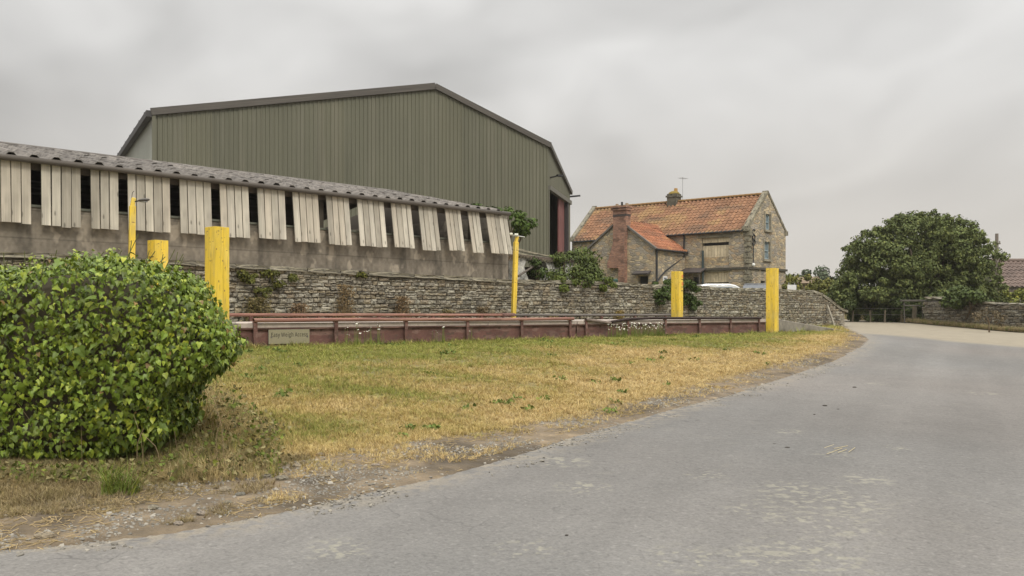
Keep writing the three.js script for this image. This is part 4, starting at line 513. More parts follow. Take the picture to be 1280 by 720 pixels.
  { const mt = px => -frontM(px), c = new THREE.Shape(), yt = frontY(260, 7.2), top = [mt(769.5), mt(785.5)]; const P = [[top[0], yt], [top[0], frontY(303, 7.2)], [mt(762), frontY(330, 7.4)], [mt(762), frontY(334.5, 7.4)], [mt(776), frontY(335, 7)], [mt(776), 0], [mt(784), 0], [mt(784), frontY(303, 7)], [top[1], frontY(280, 7)], [top[1], yt]]; P.forEach(([x, y], i) => i ? c.lineTo(x, y) : c.moveTo(x, y)); c.closePath(); const g = new THREE.ExtrudeGeometry(c, { depth: 0.55, bevelEnabled: false }); g.rotateY(-Math.PI / 2); g.translate(wx + 0.25, 0, 0); const bm = new THREE.MeshStandardMaterial({ map: brickTex, roughness: 0.95, bumpMap: bumpNoise, bumpScale: 0.01 }); const ch = part('brick_chimney', boxUV(g, 2.7, 2.1), bm, house);
    part('corbel', boxUV(mergeGeometries([bx(0.75, 0.12, top[1] - top[0] + 0.16, wx - 0.03, yt - 0.1, (top[0] + top[1]) / 2), bx(0.85, 0.12, top[1] - top[0] + 0.24, wx - 0.03, yt + 0.06, (top[0] + top[1]) / 2)]), 2.7, 2.1), bm, ch);
    part('soot_band', bx(0.58, 0.16, top[1] - top[0] + 0.02, wx - 0.03, frontY(269, 7), (top[0] + top[1]) / 2), std(0.06, 0.045, 0.04), ch);
    part('cowl', mergeGeometries([rod([wx, yt, (top[0] + top[1]) / 2], [wx, yt + 0.42, (top[0] + top[1]) / 2], 0.07)]), M.dark, ch); for (const d of [-0.5, 0.5]) part('chimney_pot', new THREE.CylinderGeometry(0.1, 0.12, 0.22, 10).translate(wx, yt + 0.2, (top[0] + top[1]) / 2 + d * 0.8), std(0.3, 0.22, 0.14), ch);
    part('brick_plinth', boxUV(bx(0.3, 1.3, mt(796) - mt(768), wx - 0.14, 0.66, (mt(796) + mt(768)) / 2), 2.7, 2.1), bm, ch); }
  // white notice on the wall
  { const n = part('notice_board', bx(0.04, 0.32, 0.5, wx + 1.2, frontY(347.5, 4.5), -wm0 + 0.03, 0, Math.PI / 2), std(0.75, 0.75, 0.72, 0.6), house); part('notice_panel', bx(0.3, 0.12, 0.02, wx + 1.2, frontY(347.5, 4.5), -wm0 + 0.06), std(0.16, 0.17, 0.2), n); }
}
// ------------------------------------------------------------------ things in the yard
{ // dark green oil tank beside the wing
  const k = (759 - 640) / FOC, Z = 62, t = thing('oil_tank', 'dark green plastic oil tank below the brick chimney', 'tank', [k * Z, YARD, -Z], TH);
  part('plinth', bx(1.5, 0.25, 0.9, 0, 0.12, 0), std(0.25, 0.23, 0.2), t); const b = rbx(1.35, 1.55, 0.8, 0.12, 0, 1.05, 0); part('tank_body', b, std(0.018, 0.06, 0.045, 0.5), t); part('cap', new THREE.CylinderGeometry(0.14, 0.14, 0.1, 12).translate(0.2, 1.86, 0), std(0.02, 0.05, 0.04, 0.5), t); for (const x of [-0.4, 0, 0.4]) part('rib', rbx(0.08, 1.4, 0.86, 0.03, x, 1.05, 0), std(0.016, 0.055, 0.041, 0.5), t);
}
function vehicle(name, label, group, pos, turn, paint, van) { // side profile extruded across, with glass, wheels, lamps
  const t = thing(name, label, van ? 'van' : 'car', pos, turn, group); const prof = van ? [[-2.4, 0.35], [-2.4, 1.55], [-2.3, 1.72], [-1.9, 1.8], [1.1, 1.82], [1.35, 1.72], [1.85, 1.1], [2.4, 0.95], [2.5, 0.4]] : [[-2.05, 0.35], [-2.1, 0.8], [-1.95, 0.98], [-1.7, 1.28], [-1.25, 1.4], [0.2, 1.4], [0.55, 1.33], [1.15, 1.0], [1.95, 0.85], [2.1, 0.4]];
  const w = van ? 1.8 : 1.68, sh = new THREE.Shape(); prof.forEach(([x, y], i) => i ? sh.lineTo(x, y) : sh.moveTo(x, y)); sh.closePath(); const g = new THREE.ExtrudeGeometry(sh, { depth: w - 0.24, bevelEnabled: true, bevelThickness: 0.12, bevelSize: 0.08, bevelSegments: 3 }); g.translate(0, 0, -(w - 0.24) / 2);
  const body = part('body', g, new THREE.MeshPhysicalMaterial({ color: C(...paint), roughness: 0.35, clearcoat: 0.8 }), t);
  const gl = (a) => { const s = new THREE.Shape(); a.forEach(([x, y], i) => i ? s.lineTo(x, y) : s.moveTo(x, y)); s.closePath(); return s; };
  const side = van ? [[0.35, 1.12], [0.35, 1.55], [1.05, 1.57], [1.5, 1.12]] : [[-1.55, 1.02], [-1.3, 1.27], [0.3, 1.28], [0.85, 1.02]]; for (const z of [-1, 1]) { const s = new THREE.ExtrudeGeometry(gl(side), { depth: 0.02, bevelEnabled: false }); s.translate(0, 0, z > 0 ? w / 2 : -w / 2 - 0.02); part('window', s, M.glass, t); }
  part('windscreen', van ? bx(0.03, 0.78, 1.4, 1.67, 1.42, 0, 0, 0, 0.62) : bx(0.03, 0.66, 1.3, 0.93, 1.2, 0, 0, 0, 1.02), M.glass, t);
  for (const x of [-1.4, 1.45]) for (const z of [-1, 1]) { const wl = part('wheel', new THREE.CylinderGeometry(0.32, 0.32, 0.2, 20).rotateX(Math.PI / 2).translate(x, 0.32, z * (w / 2 - 0.06)), M.black, t); part('rim', new THREE.CylinderGeometry(0.19, 0.19, 0.22, 14).rotateX(Math.PI / 2).translate(x, 0.32, z * (w / 2 - 0.06)), std(0.4, 0.4, 0.42, 0.4, { metalness: 0.5 }), wl); }
  for (const z of [-1, 1]) { part('headlight', rbx(0.16, 0.16, 0.34, 0.04, van ? 2.46 : 2.05, 0.74, z * 0.58), std(0.7, 0.7, 0.68, 0.15), t); part('tail_light', rbx(0.1, 0.22, 0.18, 0.03, van ? -2.47 : -2.1, 0.9, z * 0.66), std(0.3, 0.02, 0.02, 0.3), t); }
}
{
  const at = (px, Z) => [(px - 640) / FOC * Z, YARD, -Z];
  vehicle('parked_car', 'dark grey parked car just showing above the stone wall', 'cars parked in the farm yard', at(951, 61.5), TH + 0.35, [0.10, 0.11, 0.125], false);
  vehicle('parked_car', 'white parked car whose long roof shows above the coping of the wall', 'cars parked in the farm yard', at(903, 62), TH - 0.75, [0.72, 0.72, 0.70], false);
}
{ // small white sign on the wall top
  const s = sOf(990, 5.2), t = thing('white_sign', 'small blank white sign standing on top of the stone wall', 'sign', F(s, 2.68, 5.22), TH - 0.5); const h = 0.62; for (const x of [-0.16, 0.16]) part('leg', rod([x, -0.02, 0], [x, h - 0.2, 0], 0.018, 6), std(0.3, 0.3, 0.3), t); part('panel', rbx(0.5, 0.24, 0.02, 0.006, 0, 0.2, 0.02), std(0.6, 0.6, 0.58, 0.6), t);
}

// ------------------------------------------------------------------ tumbledown outbuilding with white wall and sagging roof
{
  const w = 6.4, a = sOf(644, w), b = sOf(716, w), o = thing('outbuilding', 'small whitewashed outbuilding with a sagging mossy sheet roof at the shed end', 'outbuilding', F(a, 0, w), TH); const L = b - a, yE = yOf(322, (a + b) / 2, w), y0 = 2.0;
  const wh = std(0.82, 0.80, 0.75, 0.95, { map: stoneMottle, bumpMap: bumpNoise, bumpScale: 0.03 }); const sh = new THREE.Shape(); sh.moveTo(0, 0); sh.lineTo(L, 0); sh.lineTo(L, yE - y0); sh.lineTo(0, yE - y0 + 0.05); sh.closePath(); const hole = new THREE.Path(); const x0 = sOf(658, w) - a, x1 = sOf(684, w) - a; hole.moveTo(x0 + 0.15, 0.75); hole.lineTo(x1 - 0.3, 0.1); hole.lineTo(x1 + 0.06, 1.2); hole.lineTo(x1 - 0.1, yE - y0 - 0.16); hole.lineTo(x0, yE - y0 - 0.12); hole.lineTo(x0 - 0.12, 1.25); hole.closePath(); sh.holes.push(hole); const g = new THREE.ExtrudeGeometry(sh, { depth: 0.3, bevelEnabled: false }); g.translate(0, y0, -0.3); part('front_wall', boxUV(g, 2, 2), wh, o);
  part('back_wall', boxUV(mergeGeometries([bx(L, 1.7, 0.2, L / 2, y0 + 0.85, -2.8), bx(0.2, 1.4, 2.4, 0.1, y0 + 0.7, -1.5), bx(0.2, 1.4, 2.4, L - 0.1, y0 + 0.7, -1.5)]), 2, 2), M.concrete, o);
  const mt = new THREE.MeshStandardMaterial({ color: C(0.23, 0.20, 0.14), map: stoneMottle, roughness: 1, bumpMap: bumpNoise, bumpScale: 0.04, side: THREE.DoubleSide }); const n = 5, r = rng(9);
  const unit = (() => { const t = []; const P = []; for (let i = 0; i <= 24; i++) P.push([i / 24, 0.03 * Math.sin(i / 24 * 6.283 * 5)]); const sg = 4, V = (i, k, d) => [P[i][0], P[i][1] - 0.06 * Math.sin(k / sg * 3.14) - d, -k / sg]; for (let i = 0; i < 24; i++) { for (let k = 0; k < sg; k++) t.push(...quad(V(i, k, 0), V(i + 1, k, 0), V(i + 1, k + 1, 0), V(i, k + 1, 0))); t.push(...quad(V(i, 0, 0.05), V(i + 1, 0, 0.05), V(i + 1, 0, 0), V(i, 0, 0))); } return foldedUV(polyGeo(t), 1, 1, 'xz'); })();
  for (let i = 0; i < n; i++) { const m = part('roof_sheet', unit, mt, o); m.scale.set(L / n + 0.16, 1, 3.2); m.position.set(-0.1 + i * L / n, yE + 0.04 - 0.14 * Math.sin((i + 0.5) / n * 3.14) + 0.02 * r(), 0.12); m.rotation.set(0.2, 0, -0.035 + 0.03 * (r() - 0.5)); }
  part('eaves_timber', bx(L, 0.1, 0.08, L / 2, yE - 0.04, 0.05, 0, 0, -0.02), std(0.12, 0.09, 0.07), o);
  for (let i = 0; i < 1; i++) part('fallen_timber', rod([-0.2 + i * 0.5, y0 + 0.9 - 0.1 * i, 0.3], [0.9 + i * 0.5, y0 + 1.3 + 0.1 * i, 0.1], 0.04, 6), std(0.12, 0.1, 0.08), o);
}

// ------------------------------------------------------------------ vegetation: bushes and ivy on walls
const ivyPlain = new THREE.MeshPhysicalMaterial({ color: 0xffffff, roughness: 0.65, specularIntensity: 0.3, side: THREE.DoubleSide });
function bush(name, label, category, group, pxBlobs, seed, o) { // pxBlobs: [px, py, depth, half width px, half height px, depth radius m]; the bush stands at its own base
  const bl = pxBlobs.map(([px, py, Z, rw, rh, rz]) => { const [kx, ky] = ray(px, py); return [kx * Z, EYE + ky * Z, -Z, rw / FOC * Z, rh / FOC * Z, rz]; }); let cx = 0, cz = 0, by = 1e9; for (const b of bl) { cx += b[0] / bl.length; cz += b[2] / bl.length; by = Math.min(by, b[1] - b[4]); } by = o.base ?? by;
  const t = thing(name, label, category, [cx, by, cz], 0, group); const loc = bl.map(b => [b[0] - cx, b[1] - by, b[2] - cz, b[3], b[4], b[5]]);
  foliage(t, loc, seed, { clumps: 30, clumpR: 0.28, perClump: 110, leaf: 0.10, colour: [0.06, 0.1, 0.022], geo: ivyLeaf2, mat: ivyPlain, name: 'foliage', minY: 0.02, ...o });
  if (o.creeper) return t; const r = rng(seed + 1), st = []; for (const b of loc) for (let i = 0; i < 4; i++) st.push(tube([[b[0] * 0.3 + 0.2 * (r() - 0.5), 0, b[2] * 0.3], [b[0] * 0.8, b[1] * 0.55, b[2] * 0.8], [b[0] + b[3] * 0.7 * (r() - 0.5), b[1] + b[4] * 0.4 * (r() - 0.3), b[2] + b[5] * 0.5 * (r() - 0.5)]], o.stem ?? 0.018, 6, 5)); part('stems', mergeGeometries(st), M.twig, t); return t; }
const wallZ = (px, w = 5) => depthOf(sOf(px, w), w);
bush('ivy_clump', 'green ivy mound spilling over the right end of the shed roof', 'ivy', null, [[640, 276, wallZ(640, 5.6), 22, 14, 0.5], [618, 268, wallZ(618, 6), 16, 7, 0.5], [655, 284, wallZ(648, 5.8), 11, 10, 0.4], [604, 263, wallZ(604, 6.4), 12, 4, 0.4]], 21, { clumps: 44, base: 3.4, colour: [0.062, 0.1, 0.02], leaf: 0.09, clumpR: 0.2 });
bush('moss_clump', 'bright green weed growing on the ridge of the shed roof', 'weed', null, [[522, 246, 35.0, 13, 3.5, 0.3]], 22, { clumps: 60, clumpR: 0.1, perClump: 30, leaf: 0.07, colour: [0.14, 0.18, 0.025], base: 5.7 });
bush('ivy_bush', 'dark leafy bush growing over the outbuilding roof, next to its white wall', 'bush', null, [[720, 328, wallZ(720, 6.3), 27, 15, 0.8], [702, 322, wallZ(702, 6.3), 13, 10, 0.6], [738, 336, wallZ(738, 6), 12, 14, 0.6], [712, 346, wallZ(712, 5.4), 28, 10, 0.5], [735, 345, wallZ(735, 5.6), 16, 14, 0.6]], 23, { base: YARD, colour: [0.075, 0.10, 0.026], clumpR: 0.26, leaf: 0.075, clumps: 60, perClump: 120 });
bush('ivy_bush', 'dark creeper climbing inside the broken opening of the whitewashed wall', 'creeper', null, [[672, 337, wallZ(672, 6.25), 11, 12, 0.25]], 24, { base: YARD, clumps: 40, colour: [0.05, 0.075, 0.02], clumpR: 0.2, leaf: 0.08 });
bush('ivy_clump', 'small ivy tuft drooping over the coping below the leafy bush', 'ivy', null, [[755, 355, wallZ(755, 4.95), 16, 7, 0.25]], 25, { creeper: true, base: 2.3, clumps: 50, clumpR: 0.13, leaf: 0.07, colour: [0.085, 0.11, 0.02] });
bush('ivy_clump', 'low ivy sprigs hanging over the stone wall top under the outbuilding', 'ivy', null, [[705, 354, wallZ(705, 4.95), 17, 6, 0.22]], 26, { creeper: true, base: 2.3, clumps: 46, clumpR: 0.13, leaf: 0.07, colour: [0.08, 0.105, 0.02] });
bush('ivy_clump', 'ivy curtain hanging down the stone wall beside the scuffed yellow post', 'ivy', null, [[826, 364, wallZ(826, 4.93), 18, 15, 0.2], [858, 366, wallZ(858, 4.93), 17, 14, 0.2], [842, 355, wallZ(842, 5.0), 32, 5, 0.25], [868, 380, wallZ(864, 4.93), 6, 8, 0.15]], 27, { creeper: true, base: 1.4, clumps: 60, clumpR: 0.15, leaf: 0.08, colour: [0.055, 0.085, 0.022] });
bush('ivy_clump', 'green ivy patch climbing the shaded stones at the left of the wall', 'ivy', null, [[312, 349, wallZ(312, 4.93), 11, 8, 0.12], [327, 366, wallZ(327, 4.93), 12, 8, 0.12], [345, 352, wallZ(345, 4.93), 8, 6, 0.1], [303, 344, wallZ(303, 4.93), 9, 4, 0.1], [336, 342, wallZ(336, 4.93), 12, 3, 0.1], [318, 380, wallZ(318, 4.93), 14, 6, 0.12], [368, 346, wallZ(368, 4.93), 7, 2.5, 0.1], [452, 342, wallZ(452, 4.93), 6, 3, 0.1]], 28, { creeper: true, base: 1.2, clumps: 90, clumpR: 0.09, perClump: 60, leaf: 0.05, colour: [0.09, 0.10, 0.025], yellow: 0.5 });

// dry weeds against the wall foot
function weed(px, h, wd, col, label, seed, w = 4.78, n = 70) { const s = sOf(px, w), p = F(s, 0, w), y = BRIDGE_Y, t = thing('dry_weed', label, 'weed', [p[0], y - 0.01, p[2]], 0, 'dry weeds along the foot of the wall'); const r = rng(seed), it = []; for (let i = 0; i < n; i++) { const a = (r() - 0.5) * wd, b = (r() - 0.5) * 0.25, hh = h * (0.35 + 0.65 * r()); it.push([a * U[0] - b * U[1], 0, -(a * U[1] + b * U[0]), new THREE.Quaternion().setFromEuler(new THREE.Euler((r() - 0.5) * 0.4, r() * 6, (r() - 0.5) * 0.4)), hh * 0.5, hh, hh * 0.5, vary(col, 0.6, 0.8, r)]); } instanced('stalks', tuftW, grassMat, it, t); const lv = []; for (let i = 0; i < n * 14; i++) { const a = (r() - 0.5) * wd, hh = h * Math.pow(r(), 0.7); lv.push([a * U[0] * (1 - 0.4 * hh / h) - (r() - 0.5) * 0.2, hh * 0.95, -a * U[1] * (1 - 0.4 * hh / h) + (r() - 0.5) * 0.2, anyTurn(r), 0.03 + 0.03 * r(), 0.04 + 0.04 * r(), 0.05, vary(col, 0.6, 0.9, r)]); } instanced('dry_leaves', treeLeaf, grassMat, lv, t); }
const tuftW = tuftGeo(7, 0.012, 0.45, 7, 2), tuftA = tuftGeo(9, 0.022, 0.9, 8, 2), tuftB = tuftGeo(8, 0.018, 0.55, 9, 2), tuftC = tuftGeo(10, 0.014, 1.1, 10, 3);
weed(432, 1.55, 0.55, [0.23, 0.165, 0.085], 'tall brown dry dock against the wall between grey stones', 41);
weed(322, 1.15, 0.9, [0.19, 0.155, 0.07], 'wide olive brown weeds under the ivy patch on the wall', 42, 4.78, 100);
weed(374, 1.0, 0.6, [0.22, 0.15, 0.085], 'faded brown weeds on the wall right of the ivy patch', 43);
weed(503, 1.25, 0.5, [0.22, 0.15, 0.08], 'rusty brown weed clump halfway along the shed wall', 44);
weed(560, 0.85, 0.5, [0.2, 0.16, 0.07], 'straw coloured weeds below the shed wall', 45);
weed(603, 0.95, 0.4, [0.17, 0.125, 0.07], 'thin brown weeds near the leaning lamp pole', 46);
weed(692, 0.7, 0.35, [0.22, 0.17, 0.075], 'pale dry weeds at the wall foot below the ivy sprigs', 47);
weed(774, 0.85, 0.45, [0.30, 0.22, 0.075], 'yellow straw clump at the wall foot near the scuffed post', 48);

// cow parsley and daisies in front of the weighbridge
function flowers(px, w, n, wd, h, label, seed) { const s = sOf(px, w), p = F(s, 0, w), t = thing('wild_flowers', label, 'flowers', [p[0], groundY(p[0], -p[2]) - 0.01, p[2]], 0, 'wild flowers along the weighbridge'); const r = rng(seed), it = [], fl = [], gr = []; const head = mergeGeometries([0, 1, 2, 3, 4, 5].map(i => new THREE.CircleGeometry(0.32, 5).rotateX(-1.57).translate(0.55 * Math.cos(i * 1.05) * (i ? 1 : 0), 0.08 * (i % 2), 0.55 * Math.sin(i * 1.05) * (i ? 1 : 0)))); for (let i = 0; i < n; i++) { const a = (r() - 0.5) * wd, b = (r() - 0.5) * 0.3, hh = h * (0.5 + 0.5 * r()), x = a * U[0] - b * U[1], z = -(a * U[1] + b * U[0]), k = 0.016 + 0.016 * r(); fl.push([x, hh, z, new THREE.Quaternion().setFromEuler(new THREE.Euler(0.5 * r(), r() * 6, (r() - 0.5) * 0.8)), k, k, k, C(0.72, 0.70, 0.58)]); it.push([x, 0, z, new THREE.Quaternion(), 0.003, hh, 0.003, C(0.16, 0.18, 0.06)]); gr.push([x, 0, z, new THREE.Quaternion().setFromEuler(new THREE.Euler(0, r() * 6, 0)), hh * 0.6, hh * 0.8, hh * 0.6, greens(r, [0.14, 0.19, 0.04], 0.3, 0.5)]); } const stem = new THREE.CylinderGeometry(1, 1, 1, 5).translate(0, 0.5, 0); instanced('stems', stem, grassMat, it, t); instanced('flower_heads', head, grassMat, fl, t); instanced('leaves', tuftB, grassMat, gr, t); }
flowers(797, -0.45, 130, 2.6, 0.42, 'cluster of white daisies in front of the far half of the weighbridge', 51);
flowers(458, -0.4, 20, 1.2, 0.5, 'loose cow parsley heads beside the name plate of the weighbridge', 52);
flowers(562, -0.4, 10, 1.4, 0.42, 'scattered small weeds in front of the weighbridge middle', 54);

// ------------------------------------------------------------------ ivy hedge at the road side
{
  const Z0 = 9.6, [hx] = [(150 - 640) / FOC * Z0]; const hy = terrain(-3.7, 9.2), H = thing('ivy_hedge', 'big rounded ivy covered hedge beside the road, in front of the shed', 'hedge', [-4.4, hy, -9.75], 0);
  // body outline: right profile and top from the picture, about two metres deep
  const R = rng(303); const flank = [[0, 1.05], [0.4, 1.25], [0.8, 1.38], [0.95, 1.55], [1.2, 1.63], [1.5, 1.55], [1.8, 1.46], [1.95, 1.38], [2.05, 1.3], [2.3, 1.1]];
  const rightX = y => { for (let i = 1; i < flank.length; i++) if (y <= flank[i][0]) return lerp(flank[i - 1][1], flank[i][1], (y - flank[i - 1][0]) / (flank[i][0] - flank[i - 1][0])) + 0.05 * Math.sin(y * 6 + 1); return 0.5; };
  const topY = x => 1.80 - 0.10 * (1 - sm(-2.2, -0.6, x)) + 0.06 * Math.sin(x * 3.1) + 0.09 * (fbm(x * 2.6 + 5, 2, 2) - 0.5);
  const items = [], singles = []; const core = new THREE.SphereGeometry(1, 40, 24), cp = core.attributes.position; const shape = (dx, dy, dz) => { // direction to surface point
    const n = Math.pow(Math.pow(Math.abs(dx), 7) + Math.pow(Math.abs(dy), 7) + Math.pow(Math.abs(dz), 7), 1 / 7), ux = dx / n, uy = dy / n, uz = dz / n; let y = lerp(0.02, 2.0, (uy + 1) / 2); const xr = rightX(y), x = lerp(-3.4, xr, (ux + 1) / 2); const yy = y / 2.0 * topY(x); const lump = 0.26 * (fbm(x * 1.5 + 9, yy * 1.5 + uz * 2, 3) - 0.5); return [x + Math.max(0, ux) ** 3 * (lump - 0.34 * Math.max(0, -uz)), yy + Math.max(0, uy) ** 3 * lump * 0.7, uz * (0.97 - 0.1 * (1 - sm(0, 0.5, yy))) + Math.sign(uz) * Math.abs(uz) ** 3 * lump]; };
  for (let i = 0; i < cp.count; i++) { const p = shape(cp.getX(i), cp.getY(i), cp.getZ(i)); cp.setXYZ(i, p[0] * 0.93 - 0.05, p[1] * 0.93, p[2] * 0.86); } core.computeVertexNormals(); part('branches', core, std(0.10, 0.082, 0.05, 1, { map: grainTex }), H);
  const N = 80000; for (let i = 0; i < N; i++) { let a = R() * 6.283, c = 2 * R() - 1; const q = Math.sqrt(1 - c * c); const d = [q * Math.cos(a), c, q * Math.sin(a)]; if (d[2] < -0.35 && R() < 0.7) continue; const p = shape(...d), dep = -0.03 + 0.17 * Math.pow(R(), 1.3) - 0.15 * Math.pow(R(), 3.4); const mx = Math.max(Math.abs(d[0]), Math.abs(d[1]), Math.abs(d[2])), nn = new THREE.Vector3((d[0] / mx) ** 3, Math.max(d[1] / mx, -0.3) ** 3 + 0.42, (d[2] / mx) ** 3).normalize(); const gappy = fbm(p[0] * 3.2 + 3, p[1] * 3.2 + p[2] * 2, 2); if (gappy < 0.3 && R() < 0.5) continue; const x = p[0] - nn.x * dep * 1.0, y = p[1] - nn.y * dep * 0.6, z = p[2] - nn.z * dep; if (y < 0.05) continue; const edge = sm(1.6, 2.0, y); const sz = (0.026 + 0.04 * Math.pow(R(), 1.6)) * (R() < 0.08 ? 1.5 : 1); const young = R() < 0.06 + 0.16 * fbm(x * 1.3 + 20, y * 1.3, 2); const col = young ? greens(R, [0.32, 0.39, 0.05], 0.25, 0.3) : R() < 0.015 ? greens(R, [0.30, 0.2, 0.07], 0.4, 0) : greens(R, [0.14, 0.205, 0.028], 0.55, 0.45); items.push([x, y, z, facing([nn.x, nn.y, nn.z], R, 1.6), sz, sz, sz, col, dep]); }
  for (let i = 0; i < 230; i++) { const d = [R() * 2 - 0.9, R() * 1.5 - 0.35, R() * 1.7 - 0.5], n = Math.hypot(...d), p = shape(d[0] / n, d[1] / n, d[2] / n), mx = Math.max(Math.abs(d[0]), Math.abs(d[1]), Math.abs(d[2])), o = new THREE.Vector3((d[0] / mx) ** 3 + 0.5 * (R() - 0.5), Math.max(d[1] / mx, 0) ** 3 + 0.35 * R(), (d[2] / mx) ** 3 * 0.8 + 0.4 * (R() - 0.5)).normalize(), l = 0.08 + 0.2 * R() * R(); if (p[1] < 0.25) continue; const m = 6 + Math.floor(40 * l); for (let q = 0; q < m; q++) { const t = q / m * l, s = (0.028 + 0.028 * R()) * (1.1 - 0.5 * q / m); items.push([p[0] + o.x * t + 0.035 * (R() - 0.5), p[1] + o.y * t - 0.3 * t * t + 0.035 * (R() - 0.5), p[2] + o.z * t + 0.035 * (R() - 0.5), facing([o.x * 0.4, 0.6, 0.6], R, 1.7), s, s, s, greens(R, q / m > 0.6 ? [0.26, 0.33, 0.05] : [0.15, 0.215, 0.03], 0.4, 0.4), 0.1]); } }
  const lm = leafMat(0.42, 0.22); items.sort((a, b) => (a[8] * 3 - a[4] * 4 - a[2] * 0.4) - (b[8] * 3 - b[4] * 4 - b[2] * 0.4));
  const tones = [[0.155, 0.23, 0.028], [0.20, 0.29, 0.035], [0.12, 0.18, 0.026], [0.33, 0.41, 0.05], [0.24, 0.33, 0.04]].map(c => { const m = leafMat(0.42, 0.22); m.color = C(...c); return m; }); let k = 0; const rest = [];
  for (const t of items) { if (k < 300 && t[2] > 0.25 && t[0] > -2.2 && R() < 0.25) { const m = part('leaf', ivyLeaf, tones[Math.floor(R() * 5)], H); m.position.set(t[0], t[1], t[2]); m.quaternion.copy(t[3]); m.scale.setScalar(t[4] * 1.12); k++; } else rest.push(t); }
  instanced('foliage', ivyLeaf, lm, rest.filter((_, i) => i % 2), H); instanced('foliage', ivyLeaf2, lm, rest.filter((_, i) => !(i % 2)), H);
  // loose shoots on the outline
  const st = []; for (let i = 0; i < 46; i++) { const d = [R() * 1.8 - 0.8, 0.6 + R() * 0.5, R() * 1.2 - 0.3]; const n = Math.hypot(...d); const p = shape(d[0] / n, d[1] / n, d[2] / n), l = 0.10 + 0.16 * R(); const tip = [p[0] + d[0] * 0.1 + 0.1 * (R() - 0.5), p[1] + l, p[2] + 0.06 * R()]; st.push(tube([p, tip], 0.004, 2, 4)); }
  part('shoots', mergeGeometries(st), std(0.12, 0.13, 0.04), H);
}
// ------------------------------------------------------------------ grass, dry growth and grit on the verge
const inView = (x, z, pad = 30) => { const px = 640 + x / z * FOC; return px > -pad && px < 1280 + pad; };
{
  const r = rng(808), A = [], B = [], Cc = []; const cols = { green: [0.25, 0.265, 0.062], straw: [0.50, 0.375, 0.155], pale: [0.62, 0.485, 0.26], brown: [0.40, 0.25, 0.13] };
  let tries = 620000; for (let i = 0; i < tries; i++) {
    const z = 7 + 45 * Math.pow(r(), 1.75), x = (r() * 1.06 - 0.53) * z * 1.03; if (!inView(x, z)) continue; const e = verge(x, z); const d = bridgeDist(x, z); if (e < 0.02 || (d < 0.12 && x < 9.5 + 0.0 * z && (d > -4.7))) continue; if (d < -4.7) continue; if (d < 0.12 && z < 35.5) continue;
    if (z < 9.6 && x < -2.9 && e > 1.1) { if (r() < 0.3) continue; }
    const bare = 1 - sm(-0.15, 0.45, e - bareWidth(z)), patch = fbm(x * 2.3 + 60, z * 2.3, 2); if (r() < bare * (1.12 - 0.5 * patch) || (bare > 0.5 && patch < 0.40 + 0.12 * r())) continue;
    const sparse = fbm(x * 3.3 + 11, z * 3.3 + 7, 2); if (sparse < 0.4 && r() < 0.55) continue; const k = dryness(x, z), t = k + 0.5 * (r() - 0.5); let c = t < 0.42 ? cols.green : t < 0.82 ? cols.straw : cols.pale; if (r() < 0.14) c = cols.brown; const s = 0.7 + 0.6 * r(); const mix = clamp(t); const cc = [0, 1, 2].map(q => lerp(c[q], lerp(cols.green[q], cols.straw[q], mix), 0.45) * s);
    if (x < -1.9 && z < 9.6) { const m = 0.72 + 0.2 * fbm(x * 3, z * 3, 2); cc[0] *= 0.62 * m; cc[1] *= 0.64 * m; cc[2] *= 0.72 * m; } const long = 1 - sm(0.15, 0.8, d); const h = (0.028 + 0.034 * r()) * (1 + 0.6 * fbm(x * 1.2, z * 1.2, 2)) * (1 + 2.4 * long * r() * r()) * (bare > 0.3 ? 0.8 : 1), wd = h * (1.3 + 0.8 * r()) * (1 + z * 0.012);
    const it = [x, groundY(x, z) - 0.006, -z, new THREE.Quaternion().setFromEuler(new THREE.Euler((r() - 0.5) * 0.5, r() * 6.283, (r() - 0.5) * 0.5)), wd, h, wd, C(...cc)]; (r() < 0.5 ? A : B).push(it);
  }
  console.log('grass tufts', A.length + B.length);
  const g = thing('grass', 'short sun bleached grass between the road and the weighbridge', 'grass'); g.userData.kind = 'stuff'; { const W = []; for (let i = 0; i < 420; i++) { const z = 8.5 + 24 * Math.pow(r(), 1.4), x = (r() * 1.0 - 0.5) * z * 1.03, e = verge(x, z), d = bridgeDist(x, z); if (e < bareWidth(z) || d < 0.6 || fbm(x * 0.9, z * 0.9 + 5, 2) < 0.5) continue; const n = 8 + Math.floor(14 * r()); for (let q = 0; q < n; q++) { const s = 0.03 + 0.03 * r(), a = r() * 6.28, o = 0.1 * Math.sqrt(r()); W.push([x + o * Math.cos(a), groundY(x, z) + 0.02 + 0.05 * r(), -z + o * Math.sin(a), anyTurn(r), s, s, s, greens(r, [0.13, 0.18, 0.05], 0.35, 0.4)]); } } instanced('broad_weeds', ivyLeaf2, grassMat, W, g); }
  instanced('short_grass', tuftA, grassMat, A, g); instanced('short_grass', tuftB, grassMat, B, g);
}
